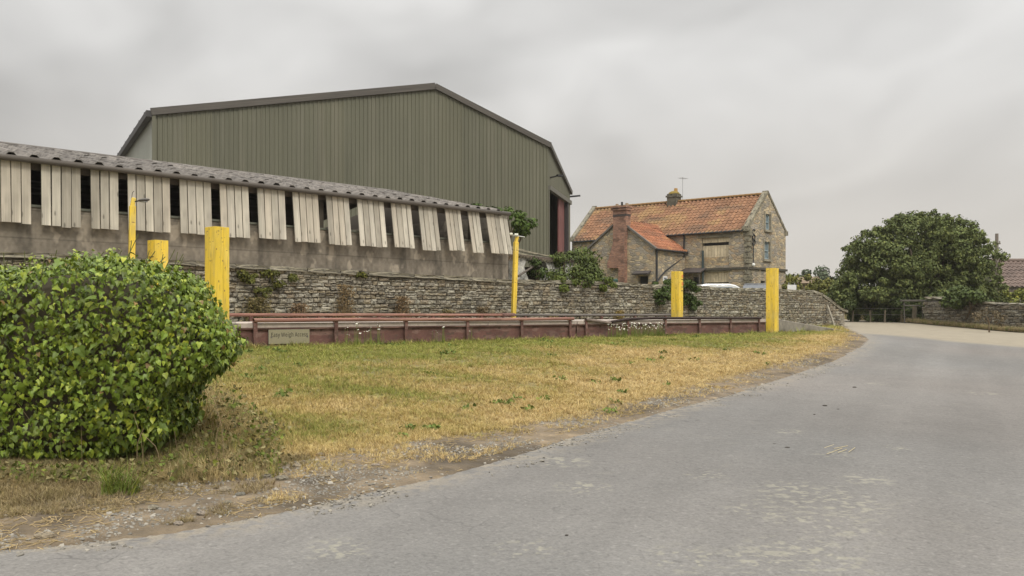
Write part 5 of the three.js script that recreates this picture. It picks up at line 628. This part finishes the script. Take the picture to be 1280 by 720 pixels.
{ // rank growth round the foot of the hedge: long dry grass, brambly weeds
  const r = rng(919), D = [], G = [], L = []; for (let i = 0; i < 9000; i++) { const u = r(); const px = lerp(-30, 350, Math.pow(u, 0.8)), Zc = lerp(8.15, 8.6, u) + r() * lerp(0.5, 4.2, sm(150, 260, px)) * (1 - 0.45 * sm(280, 350, px)); const x = (px - 640) / FOC * Zc + 0.1 * (r() - 0.5), z = Zc; const e = verge(x, z); if (e < 0.55 + 0.35 * vn(x * 2, z * 2)) continue; const k = fbm(x * 1.3 + 8, z * 1.3, 2); const green = r() < (k > 0.52 ? 0.34 : 0.1); const h = (0.09 + 0.24 * r() * r()) * lerp(0.45, 1, sm(170, 240, px)) * (green ? 1.05 : 0.95) * lerp(1.0, 0.6, sm(250, 345, px)); const it = [x, groundY(x, z) - 0.01, -z, new THREE.Quaternion().setFromEuler(new THREE.Euler((r() - 0.5) * 0.7, r() * 6.28, (r() - 0.5) * 0.7)), h * 0.9, h, h * 0.9, green ? greens(r, [0.17, 0.19, 0.06], 0.35, 0.6) : vary([0.40, 0.31, 0.15], 0.55, 0.8, r)]; (green ? G : D).push(it);
    if (r() < lerp(0.07, 0.2, sm(170, 240, px))) for (let q = 0; q < 2; q++) { const s = 0.025 + 0.03 * r(); L.push([x + 0.25 * (r() - 0.5), groundY(x, z) + 0.22 * lerp(0.4, 1, sm(170, 240, px)) * r() * r() + 0.02, -z + 0.2 * (r() - 0.5), anyTurn(r), s, s, s, r() < 0.4 ? greens(r, [0.13, 0.17, 0.04], 0.35, 0.4) : vary([0.22, 0.19, 0.09], 0.5, 0.9, r)]); } }
  const g = thing('rank_growth', 'long dry grass and brambly weeds round the foot of the ivy hedge', 'weeds'); g.userData.kind = 'stuff'; instanced('dry_grass', tuftC, grassMat, D, g); instanced('green_weeds', tuftB, grassMat, G, g); instanced('weed_leaves', ivyLeaf2, grassMat, L, g);
  const tuft = (px, py, h, n, col, label, seed) => { const [x, z] = hit(px, py), q = rng(seed), t = thing('grass_tuft', label, 'grass tuft', [x, groundY(x, z) - 0.01, -z]); const it = []; for (let i = 0; i < n; i++) it.push([0.22 * (q() - 0.5), 0, 0.2 * (q() - 0.5), new THREE.Quaternion().setFromEuler(new THREE.Euler((q() - 0.5) * 0.9, q() * 6.28, (q() - 0.5) * 0.9)), h * 0.8, h * (0.6 + 0.5 * q()), h * 0.8, greens(q, col, 0.35, 0.6)]); instanced('blades', tuftC, grassMat, it, t); };
  tuft(150, 622, 0.36, 26, [0.12, 0.16, 0.035], 'green long grass tuft at the foot of the ivy hedge', 1); tuft(245, 540, 0.5, 14, [0.2, 0.17, 0.06], 'olive grass tuft under the right flank of the ivy hedge', 2);
  const stalks = []; for (let i = 0; i < 34; i++) { const px = lerp(20, 290, r()), Zc = 8.7 + 1.4 * r(), x = (px - 640) / FOC * Zc, y = groundY(x, Zc), h = 0.35 + 0.4 * r(); stalks.push(tube([[x, y, -Zc], [x + 0.05 * (r() - 0.5), y + h * 0.6, -Zc + 0.04], [x + 0.3 * (r() - 0.5), y + h, -Zc + 0.1 * (r() - 0.3)]], 0.0016 + 0.0016 * r(), 5, 4)); } part('dry_stalks', mergeGeometries(stalks), std(0.30, 0.22, 0.12, 0.95), g);
}
{ // grit and stones at the edge of the tarmac
  const r = rng(515), it = []; const peb = new THREE.IcosahedronGeometry(1, 0); { const p = peb.attributes.position, q = rng(3), key = new Map(); for (let i = 0; i < p.count; i++) { const id = [p.getX(i), p.getY(i), p.getZ(i)].map(v => v.toFixed(2)).join(); if (!key.has(id)) key.set(id, 0.72 + 0.5 * q()); const k = key.get(id); p.setXYZ(i, p.getX(i) * k, p.getY(i) * k * 0.6, p.getZ(i) * k); } peb.computeVertexNormals(); }
  for (let i = 0; i < 60000; i++) { const z = 6 + 16 * Math.pow(r(), 1.7), e0 = -0.45 + 2.1 * r() * (1 - sm(8, 16, z) * 0.6), x = roadEdge(z) - e0 / 0.68; if (!inView(x, z)) continue; if (r() < sm(0.15, -0.4, e0) * 0.75) continue; if (e0 > bareWidth(z) + 0.25) continue; const dens = fbm(x * 1.8 + 4, z * 1.8, 3); if (dens < 0.42 + 0.26 * r()) continue; const s = 0.004 + 0.014 * Math.pow(r(), 4) + (r() < 0.02 ? 0.014 * r() : 0); const t = 0.12 + 0.22 * r() * r() + 0.06 * r(); const yy = e0 < 0 ? terrain(x, z) + 0.006 : groundY(x, z); it.push([x, yy + s * 0.15, -z, new THREE.Quaternion().setFromEuler(new THREE.Euler(r() * 0.6, r() * 6, r() * 0.6)), s * (0.8 + 0.6 * r()), s, s * (0.8 + 0.6 * r()), C(t * 1.05, t * 0.96, t * 0.8)]); }
  const g = thing('gravel', 'loose grit and pebbles along the edge of the road', 'gravel'); g.userData.kind = 'stuff'; instanced('pebbles', peb, std(1, 1, 1, 0.95), it, g); console.log('pebbles', it.length);
  const stoneM = [[0.34, 0.30, 0.23], [0.40, 0.33, 0.24], [0.25, 0.235, 0.2], [0.43, 0.36, 0.30]].map(c => std(...c, 0.95, { map: stoneMottle, bumpMap: bumpNoise, bumpScale: 0.01 })); const spots = [[352, 603, 0.05], [282, 616, 0.045], [300, 622, 0.032], [252, 646, 0.035], [332, 598, 0.036], [372, 586, 0.04], [400, 572, 0.038], [223, 660, 0.03], [285, 632, 0.028], [55, 676, 0.05], [440, 566, 0.04], [470, 585, 0.035], [192, 640, 0.04], [405, 600, 0.035]]; spots.forEach(([px, py, s], i) => { const [x, z] = hit(px, py); const g2 = new THREE.IcosahedronGeometry(1, 1), p = g2.attributes.position; for (let k = 0; k < p.count; k++) { const a = p.getX(k), b = p.getY(k), c = p.getZ(k), m = 0.8 + 0.5 * vn(a * 1.6 + i * 7, b * 1.6 + c * 1.3 + 20); p.setXYZ(k, a * m * 1.25, b * m * 0.6, c * m); } g2.computeVertexNormals(); g2.scale(s, s, s); const m = solo('loose_stone', g2, stoneM[i % 4], 'loose pale stone lying in the dusty verge beside the road', 'stone', 'loose stones in the verge'); m.position.set(x, groundY(x, z) + s * 0.2, -z); m.rotation.y = i * 1.7; });
  { const lit = new THREE.BoxGeometry(1, 0.05, 0.05), li = []; for (let i = 0; i < 26000; i++) { const z = 6 + 22 * Math.pow(r(), 1.6), e0 = -0.12 + 1.9 * r(), x = roadEdge(z) - e0 / 0.68; if (!inView(x, z) || e0 > bareWidth(z) + 0.4) continue; if (fbm(x * 2.6 + 31, z * 2.6, 3) < 0.44 + 0.2 * r()) continue; const l = 0.03 + 0.07 * r(), k = 0.5 + 0.8 * r(); li.push([x, (e0 < 0 ? terrain(x, z) + 0.008 : groundY(x, z) + 0.006), -z, new THREE.Quaternion().setFromEuler(new THREE.Euler(0, r() * 6, (r() - 0.5) * 0.5)), l, l * 0.8, l * 0.8, C(0.42 * k, 0.32 * k, 0.17 * k)]); } const lg = thing('straw_litter', 'dry straw litter scattered over the dusty verge', 'litter'); lg.userData.kind = 'stuff'; instanced('straws', lit, grassMat, li, lg); }
  // droppings and scraps on the tarmac
  const clod = std(0.045, 0.038, 0.03, 0.95); [[1031, 508, 0.024], [1068, 485, 0.026], [984, 561, 0.018], [1048, 512, 0.013], [968, 556, 0.01], [708, 670, 0.009], [1018, 519, 0.013]].forEach(([px, py, s], i) => { const [x, z] = hit(px, py); const g2 = new THREE.IcosahedronGeometry(s, 1); g2.scale(1.5, 0.45, 0.9); const p = g2.attributes.position; for (let k = 0; k < p.count; k++) { const m = 0.75 + 0.5 * vn(p.getX(k) * 60 + i * 5, p.getZ(k) * 60 + p.getY(k) * 40); p.setXYZ(k, p.getX(k) * m, p.getY(k) * m, p.getZ(k) * m); } g2.computeVertexNormals(); const m = solo('dark_clod', g2, clod, 'small dark clod of dried mud lying on the open tarmac', 'clod', 'clods on the tarmac'); m.position.set(x, terrain(x, z) + 0.004 + s * 0.25, -z); });
  { const [x, z] = hit(1050, 563), q = rng(6), st = []; for (let i = 0; i < 5; i++) { const a = 0.9 + 0.35 * (q() - 0.5), l = 0.12 + 0.25 * q(), ox = (q() - 0.5) * 0.3, oz = (q() - 0.5) * 0.5; st.push(rod([ox + oz * 0.5 - Math.cos(a) * l, 0.012, -oz + Math.sin(a) * l * 1.0], [ox + oz * 0.5 + Math.cos(a) * l, 0.016, -oz - Math.sin(a) * l * 1.0], 0.003, 5)); } const m = solo('straw_wisp', mergeGeometries(st), std(0.5, 0.42, 0.24, 0.9), 'thin wisp of yellow straw lying across the tarmac', 'straw'); m.position.set(x, terrain(x, z), -z); }
}

// ------------------------------------------------------------------ right side: tree, fence, walls, barn, hedges
function verge2(pts, wd, name) { const pos = [], idx = []; let n = 0; for (let i = 0; i < pts.length - 1; i++) { const [ax, az] = pts[i], [bx0, bz] = pts[i + 1], L = Math.hypot(bx0 - ax, bz - az), st = Math.ceil(L / 0.5), nx = -(bz - az) / L, nz = (bx0 - ax) / L; for (let k = 0; k <= st; k++) { const x = lerp(ax, bx0, k / st), z = lerp(az, bz, k / st), j = 0.35 * (fbm(x, z, 2) - 0.5); for (const [o, h] of [[-j, -0.03], [0.35 - j, 0.06], [wd, 0.12]]) { const X = x + nx * o, Z = z + nz * o; pos.push(X, terrain(X, Z) + h, -Z); } if (n && k) { const b = (n - 1) * 3; for (const q of [0, 1]) idx.push(b + q, b + 3 + q, b + q + 1, b + q + 1, b + 3 + q, b + 4 + q); } n++; } } const g = new THREE.BufferGeometry(); g.setAttribute('position', new THREE.Float32BufferAttribute(pos, 3)); g.setAttribute('uv', new THREE.Float32BufferAttribute(pos.map((v, i) => v).filter((_, i) => i % 3 !== 1).map(v => v / 2), 2)); g.setIndex(idx); g.computeVertexNormals(); return struct(name, g, std(0.20, 0.16, 0.085, 1, { map: grainTex, side: THREE.DoubleSide })); }
const RB = [[44, 30], [24.9, 45.9], [22.6, 54.2], [22.2, 57.2], [23.5, 70], [31, 98]];
verge2([...RB].reverse(), 3.2, 'verge');
{ // dry grass on that verge
  const r = rng(616), it = []; for (let i = 0; i < 26000; i++) { const k = Math.floor(r() * (RB.length - 1)), a = RB[k], b = RB[k + 1], t = r(), o = 0.02 + (k === 1 ? 0.75 : 2.0) * r(); const L = Math.hypot(b[0] - a[0], b[1] - a[1]), nx = (b[1] - a[1]) / L, nz = -(b[0] - a[0]) / L; const x = lerp(a[0], b[0], t) + nx * o, z = lerp(a[1], b[1], t) + nz * o; if (!inView(x, z)) continue; const h = 0.14 + 0.28 * r() * r(), g = r() < 0.3; it.push([x, terrain(x, z) + 0.05, -z, new THREE.Quaternion().setFromEuler(new THREE.Euler((r() - 0.5) * 0.5, r() * 6, (r() - 0.5) * 0.5)), h, h, h, g ? greens(r, [0.10, 0.13, 0.035], 0.3, 0.5) : vary([0.34, 0.27, 0.15], 0.6, 0.7, r)]); }
  const g = thing('verge_grass', 'dry grass along the foot of the far hedge and wall', 'grass'); g.userData.kind = 'stuff'; instanced('dry_grass', tuftC, grassMat, it, g); console.log('verge grass', it.length);
}
{ // field wall at the right
  const a = [22.9, 55.6], b = [25.9, 46.9], L = Math.hypot(b[0] - a[0], b[1] - a[1]) + 16, w = thing('field_wall', 'low grey stone field wall at the far side of the lane, by the tree', 'stone wall', [a[0], 0, -a[1]], Math.atan2(b[1] - a[1], b[0] - a[0])); const dx = (b[0] - a[0]) / (L - 16), dz = (b[1] - a[1]) / (L - 16);
  const base = x => terrain(a[0] + dx * x, a[1] + dz * x) - 0.1, top = x => base(x) + 1.36 + (x < 2.2 ? 0.12 : 0) + 0.06 * (vn(x * 0.9, 2) - 0.5);
  coursedWall(w, 0, L, base, top, { seed: 15, y0: 0.4, y1: 2.6, h: 0.14, len: 0.42, size: t => 1, single: 0, tone: 0.62 });
  const cores = []; for (let x = 0; x < L; x += 1) { const t = top(x + 0.5) - 0.06; cores.push(bx(1, t - 0.3, 0.4, x + 0.5, 0.3 + (t - 0.3) / 2, -0.275)); } part('core', boxUV(mergeGeometries(cores), 2, 2), std(0.11, 0.1, 0.085, 1, { map: grainTex }), w);
  const darkStone = [0, 2, 6].map(i => { const m = stoneMats[i].clone(); m.color.multiplyScalar(0.62); return m; }); const r = rng(8); for (let x = 0; x < L;) { const l = 0.5 + 0.5 * r(); const m = part('coping_stone', stoneUnits[Math.floor(r() * 12)], darkStone[Math.floor(r() * 3)], w); m.scale.set(l, 0.16, 0.5); m.rotation.x = 0; m.position.set(x + l / 2, top(x + l / 2) + 0.05, -0.2); x += l; }
}
{ // the round tree
  const Z = 60, X = (1150 - 640) / FOC * Z, y = terrain(X, Z); const t = thing('round_tree', 'large round dark green tree standing beside the lane', 'tree', [X, y, -Z]); const k = Z / FOC; const P = (px, py, rw, rh, rz, dz = 0) => [(px - 1150) * k, EYE + (HOR - py) * k - y, dz, rw * k, rh * k, rz];
  const trunk = [tube([[0, -0.1, 0], [0.1, 1.2, 0], [-0.1, 2.2, 0.1], [0.1, 4, 0]], 0.2, 10, 8)]; const r = rng(71); for (let i = 0; i < 12; i++) { const a = r() * 6.28, l = 2 + 1.6 * r(); trunk.push(tube([[0, 1 + r(), 0], [Math.cos(a) * l * 0.5, 2.2 + r(), Math.sin(a) * l * 0.5], [Math.cos(a) * l * 0.8, 3 + 1.6 * r(), Math.sin(a) * l * 0.8 - 0.5]], 0.05, 8, 6)); } part('trunk', mergeGeometries(trunk), std(0.15, 0.12, 0.085, 0.95), t);
  foliage(t, [P(1150, 330, 66, 58, 3.0), P(1105, 348, 48, 46, 2.6, 0.4), P(1205, 340, 42, 48, 2.6, -0.3), P(1150, 300, 44, 34, 2.2), P(1100, 322, 38, 36, 2.2, 0.2), P(1190, 312, 38, 36, 2.2), P(1078, 368, 36, 32, 2.2, 0.3), P(1160, 372, 70, 28, 2.6, 0.5), P(1222, 366, 26, 30, 2.0)], 72, { clumps: 11.5, clumpR: 0.44, perClump: 180, leaf: 0.14, ragged: 90, colour: [0.10, 0.126, 0.045], yellow: 0.35, minY: 0.3 });
}
bush('hedge_bush', 'dark hedge below the round tree, behind the wooden fence', 'hedge', null, [[1085, 385, 59, 34, 18, 1.0], [1130, 388, 58, 30, 17, 1.0], [1170, 388, 57, 20, 16, 0.9], [1060, 378, 62, 20, 20, 1.2]], 81, { base: 0.9, clumps: 16, clumpR: 0.4, perClump: 140, leaf: 0.14, colour: [0.055, 0.075, 0.026] });
bush('hedge_bush', 'leafy branches hanging over the start of the field wall', 'hedge', null, [[1215, 377, 52, 22, 14, 0.8], [1195, 372, 54, 20, 16, 0.8]], 82, { base: 1.3, clumps: 16, clumpR: 0.36, perClump: 130, leaf: 0.15, colour: [0.068, 0.095, 0.028] });
bush('hedge_bush', 'light green hedge growing behind the field wall', 'hedge', null, [[1262, 374, 60, 36, 12, 1.2], [1310, 374, 58, 30, 12, 1.2]], 83, { base: 1.0, clumps: 16, clumpR: 0.34, perClump: 130, leaf: 0.13, colour: [0.17, 0.20, 0.045], yellow: 0.6 });
bush('dry_bush', 'thin brown bush in front of the field wall', 'bush', null, [[1236, 397, 47.4, 20, 11, 0.5]], 84, { base: 0.75, clumps: 26, clumpR: 0.22, perClump: 45, leaf: 0.08, colour: [0.105, 0.085, 0.05] });
bush('hedge_bush', 'olive bushes behind the low end of the stone wall', 'hedge', null, [[1005, 356, 66, 28, 11, 1.2], [1034, 362, 66, 22, 14, 1.2], [985, 352, 72, 14, 9, 1.2], [1045, 375, 64, 16, 18, 1.2]], 85, { base: 1.6, clumps: 16, clumpR: 0.36, perClump: 130, leaf: 0.13, colour: [0.125, 0.135, 0.036], yellow: 0.5 });
bush('far_tree', 'distant rounded grey green tree behind the olive bushes', 'tree', null, [[1018, 350, 150, 20, 14, 2.4], [1036, 358, 150, 12, 10, 2]], 86, { base: 1.5, clumps: 3.2, clumpR: 0.8, perClump: 130, leaf: 0.36, colour: [0.075, 0.10, 0.055], stem: 0.1 });
bush('far_tree', 'leafy treetop showing just right of the farmhouse gable', 'tree', null, [[983, 346, 92, 9, 7, 1.2]], 87, { base: 2, clumps: 12, clumpR: 0.4, perClump: 80, leaf: 0.2, colour: [0.085, 0.115, 0.03], stem: 0.06 });
{ // small stone outhouse peeping over the bushes
  const Z = 84, X = (1010 - 640) / FOC * Z, t = thing('stone_outhouse', 'little stone outhouse with a low brown roof among the olive bushes', 'outhouse', [X, 1.6, -Z], TH); part('walls', bx(1.6, 2.6, 1.4, 0, 1.3, 0), std(0.33, 0.28, 0.2, 0.95, { map: stoneMottle }), t); const sh = new THREE.Shape(); sh.moveTo(-1.05, 0); sh.lineTo(1.05, 0); sh.lineTo(0, 0.55); sh.closePath(); const g = new THREE.ExtrudeGeometry(sh, { depth: 1.8, bevelEnabled: false }); g.translate(0, 2.6, -0.9); part('roof', g, std(0.22, 0.16, 0.11, 0.95), t);
}
{ // post and rail fence under the tree
  const wood = std(0.21, 0.175, 0.12, 0.95, { map: grainTex }); const f = thing('wooden_fence', 'weathered post and wire fence under the round tree', 'fence', [0, 0, 0]); const ps = [[1066, 402], [1088, 402], [1106, 404], [1127, 406], [1143, 407]].map(([px, py], i) => { const Z = 58.6 - i * 0.5, X = (px - 640) / FOC * Z; return [X, terrain(X, Z), Z]; }); ps.forEach(([X, y, Z], i) => { const h = i === 4 ? 1.0 : 0.7, wd = i === 4 ? 0.18 : 0.085; const m = part('post', rbx(wd, h + 0.2, wd, 0.02), wood, f); m.position.set(X, y + h / 2 - 0.1, -Z); m.rotation.set(0.03, 0.4, 0.04 * (i % 2 ? 1 : -1)); }); for (const h of [0.45, 0.8]) for (let i = 0; i < 4; i++) part('wire', rod([ps[i][0], ps[i][1] + h, -ps[i][2]], [ps[i + 1][0], ps[i + 1][1] + h, -ps[i + 1][2]], 0.008, 5), std(0.2, 0.19, 0.18, 0.6), f);
  const Z = 57.0, X = (1131 - 640) / FOC * Z, y = terrain(X, Z), t = thing('timber_trestle', 'grey timber trestle with two rails half hidden in the hedge', 'trestle', [X, y, -Z], 0.15); const gr = std(0.12, 0.108, 0.09, 0.95, { map: grainTex }); part('rail', rbx(1.5, 0.1, 0.25, 0.02, 0, 1.25, 0.9), gr, t); part('rail', rbx(1.0, 0.08, 0.14, 0.02, -0.1, 0.97, 0.95), gr, t); for (const x of [-0.55, 0.55]) part('leg', rbx(0.06, 1.25, 0.06, 0.02, x, 0.6, 0.9, 0, 0, 0.04), gr, t);
}
{ // far barn at the right with its pantile roof, and a pole
  const Z = 72, X = (1248 - 640) / FOC * Z, t = thing('far_barn', 'long low barn with faded brown pantile roof behind the green hedge', 'barn', [X, 1.1, -Z], -0.05); const eH = 2.07 + 0.5, rH = 4.0 + 0.5; part('walls', boxUV(bx(24, eH, 5, 12, eH / 2, -2.5), 3, 3), std(0.17, 0.15, 0.13, 0.95, { map: stoneMottle }), t);
  const tt = texture(512, 256, (u, v) => { const c = Math.floor(u * 64), w = Math.abs(u * 64 - c - 0.5); const n = fbm(u * 12, v * 8, 3), id = hash2(c, Math.floor(v * 14)); const s = 0.75 + 0.4 * (n - 0.4) + 0.25 * (id - 0.5); return toS(0.20 * s, 0.145 * s, 0.12 * s); }); const mt = new THREE.MeshStandardMaterial({ map: tt, roughness: 0.95, side: THREE.DoubleSide }); const tr = [], uv = [], n = 24 * 3 * 6, sl = Math.hypot(2.7, rH - eH); for (let i = 0; i < n; i++) for (let k = 0; k < 8; k++) { const x = q => q / n * 24.4 - 0.2, y = (q, a) => eH - 0.1 + (rH - eH + 0.1) * a + 0.05 * Math.sin(q / 6 * 6.283) + (a === k / 8 ? 0.04 : 0), z = a => 0.2 - 2.7 * a; const a0 = k / 8, a1 = (k + 1) / 8; tr.push(...quad([x(i), y(i, a0), z(a0)], [x(i + 1), y(i + 1, a0), z(a0)], [x(i + 1), y(i + 1, a1), z(a1)], [x(i), y(i, a1), z(a1)])); const u0 = i / n, u1 = (i + 1) / n; uv.push(u0, a0, u1, a0, u1, a1, u0, a0, u1, a1, u0, a1); } const g = polyGeo(tr); g.setAttribute('uv', new THREE.Float32BufferAttribute(uv, 2)); part('roof', g, mt, t); part('rear_roof', bx(24.4, 0.06, 3.3, 12, (eH + rH) / 2, -3.8, -0.62), mt, t); part('ridge', rod([-0.2, rH + 0.02, -2.5], [24.2, rH + 0.02, -2.5], 0.14, 8), std(0.16, 0.12, 0.1), t);
  part('gable', (() => { const s = new THREE.Shape(); s.moveTo(-5, 0); s.lineTo(0, 0); s.lineTo(-2.5, rH - eH - 0.15); s.closePath(); const q = new THREE.ExtrudeGeometry(s, { depth: 0.2, bevelEnabled: false }); q.rotateY(-Math.PI / 2); q.translate(0.2, eH, 0); return q; })(), std(0.17, 0.15, 0.13, 0.95), t); part('window', bx(1.0, 0.6, 0.06, 3.2, eH - 0.75, 0.02), M.dark, t);
  const PZ = 70, PX = (1246 - 640) / FOC * PZ, p = thing('utility_pole', 'thin wooden utility pole rising behind the round tree', 'pole', [PX, 1.0, -PZ]); const h = EYE - 1.0 + (HOR - 292) / FOC * PZ; part('pole', new THREE.CylinderGeometry(0.11, 0.15, h, 10).translate(0, h / 2, 0), std(0.17, 0.145, 0.12, 0.95), p); part('crossarm', bx(0.5, 0.09, 0.09, 0, h - 0.7, 0), std(0.15, 0.13, 0.11), p); for (const x of [-0.2, 0.2]) part('insulator', new THREE.CylinderGeometry(0.04, 0.05, 0.14, 8).translate(x, h - 0.58, 0), std(0.25, 0.23, 0.2, 0.4), p);
}
{ // far hedgerow closing the view down the lane
  const r = rng(33); for (let i = 0; i < 5; i++) { const Z = 118 + 6 * i, X = (1040 + i * 16 - 640) / FOC * Z, y = terrain(X, Z), t = thing('far_hedge', 'distant field hedge at the end of the lane', 'hedge', [X, y, -Z], 0, 'distant hedges at the end of the lane'); foliage(t, [[0, 1.2, 0, 3.4, 1.5, 1.4]], 400 + i, { clumps: 6, clumpR: 0.6, perClump: 70, leaf: 0.3, colour: [0.08, 0.1, 0.04], name: 'foliage', minY: 0 }); part('stems', rod([0, -0.1, 0], [0, 1, 0], 0.1, 6), M.twig, t); }
}
scene.fog = new THREE.FogExp2(0xd6d2cb, 0.0003);
renderer.render(scene, camera);
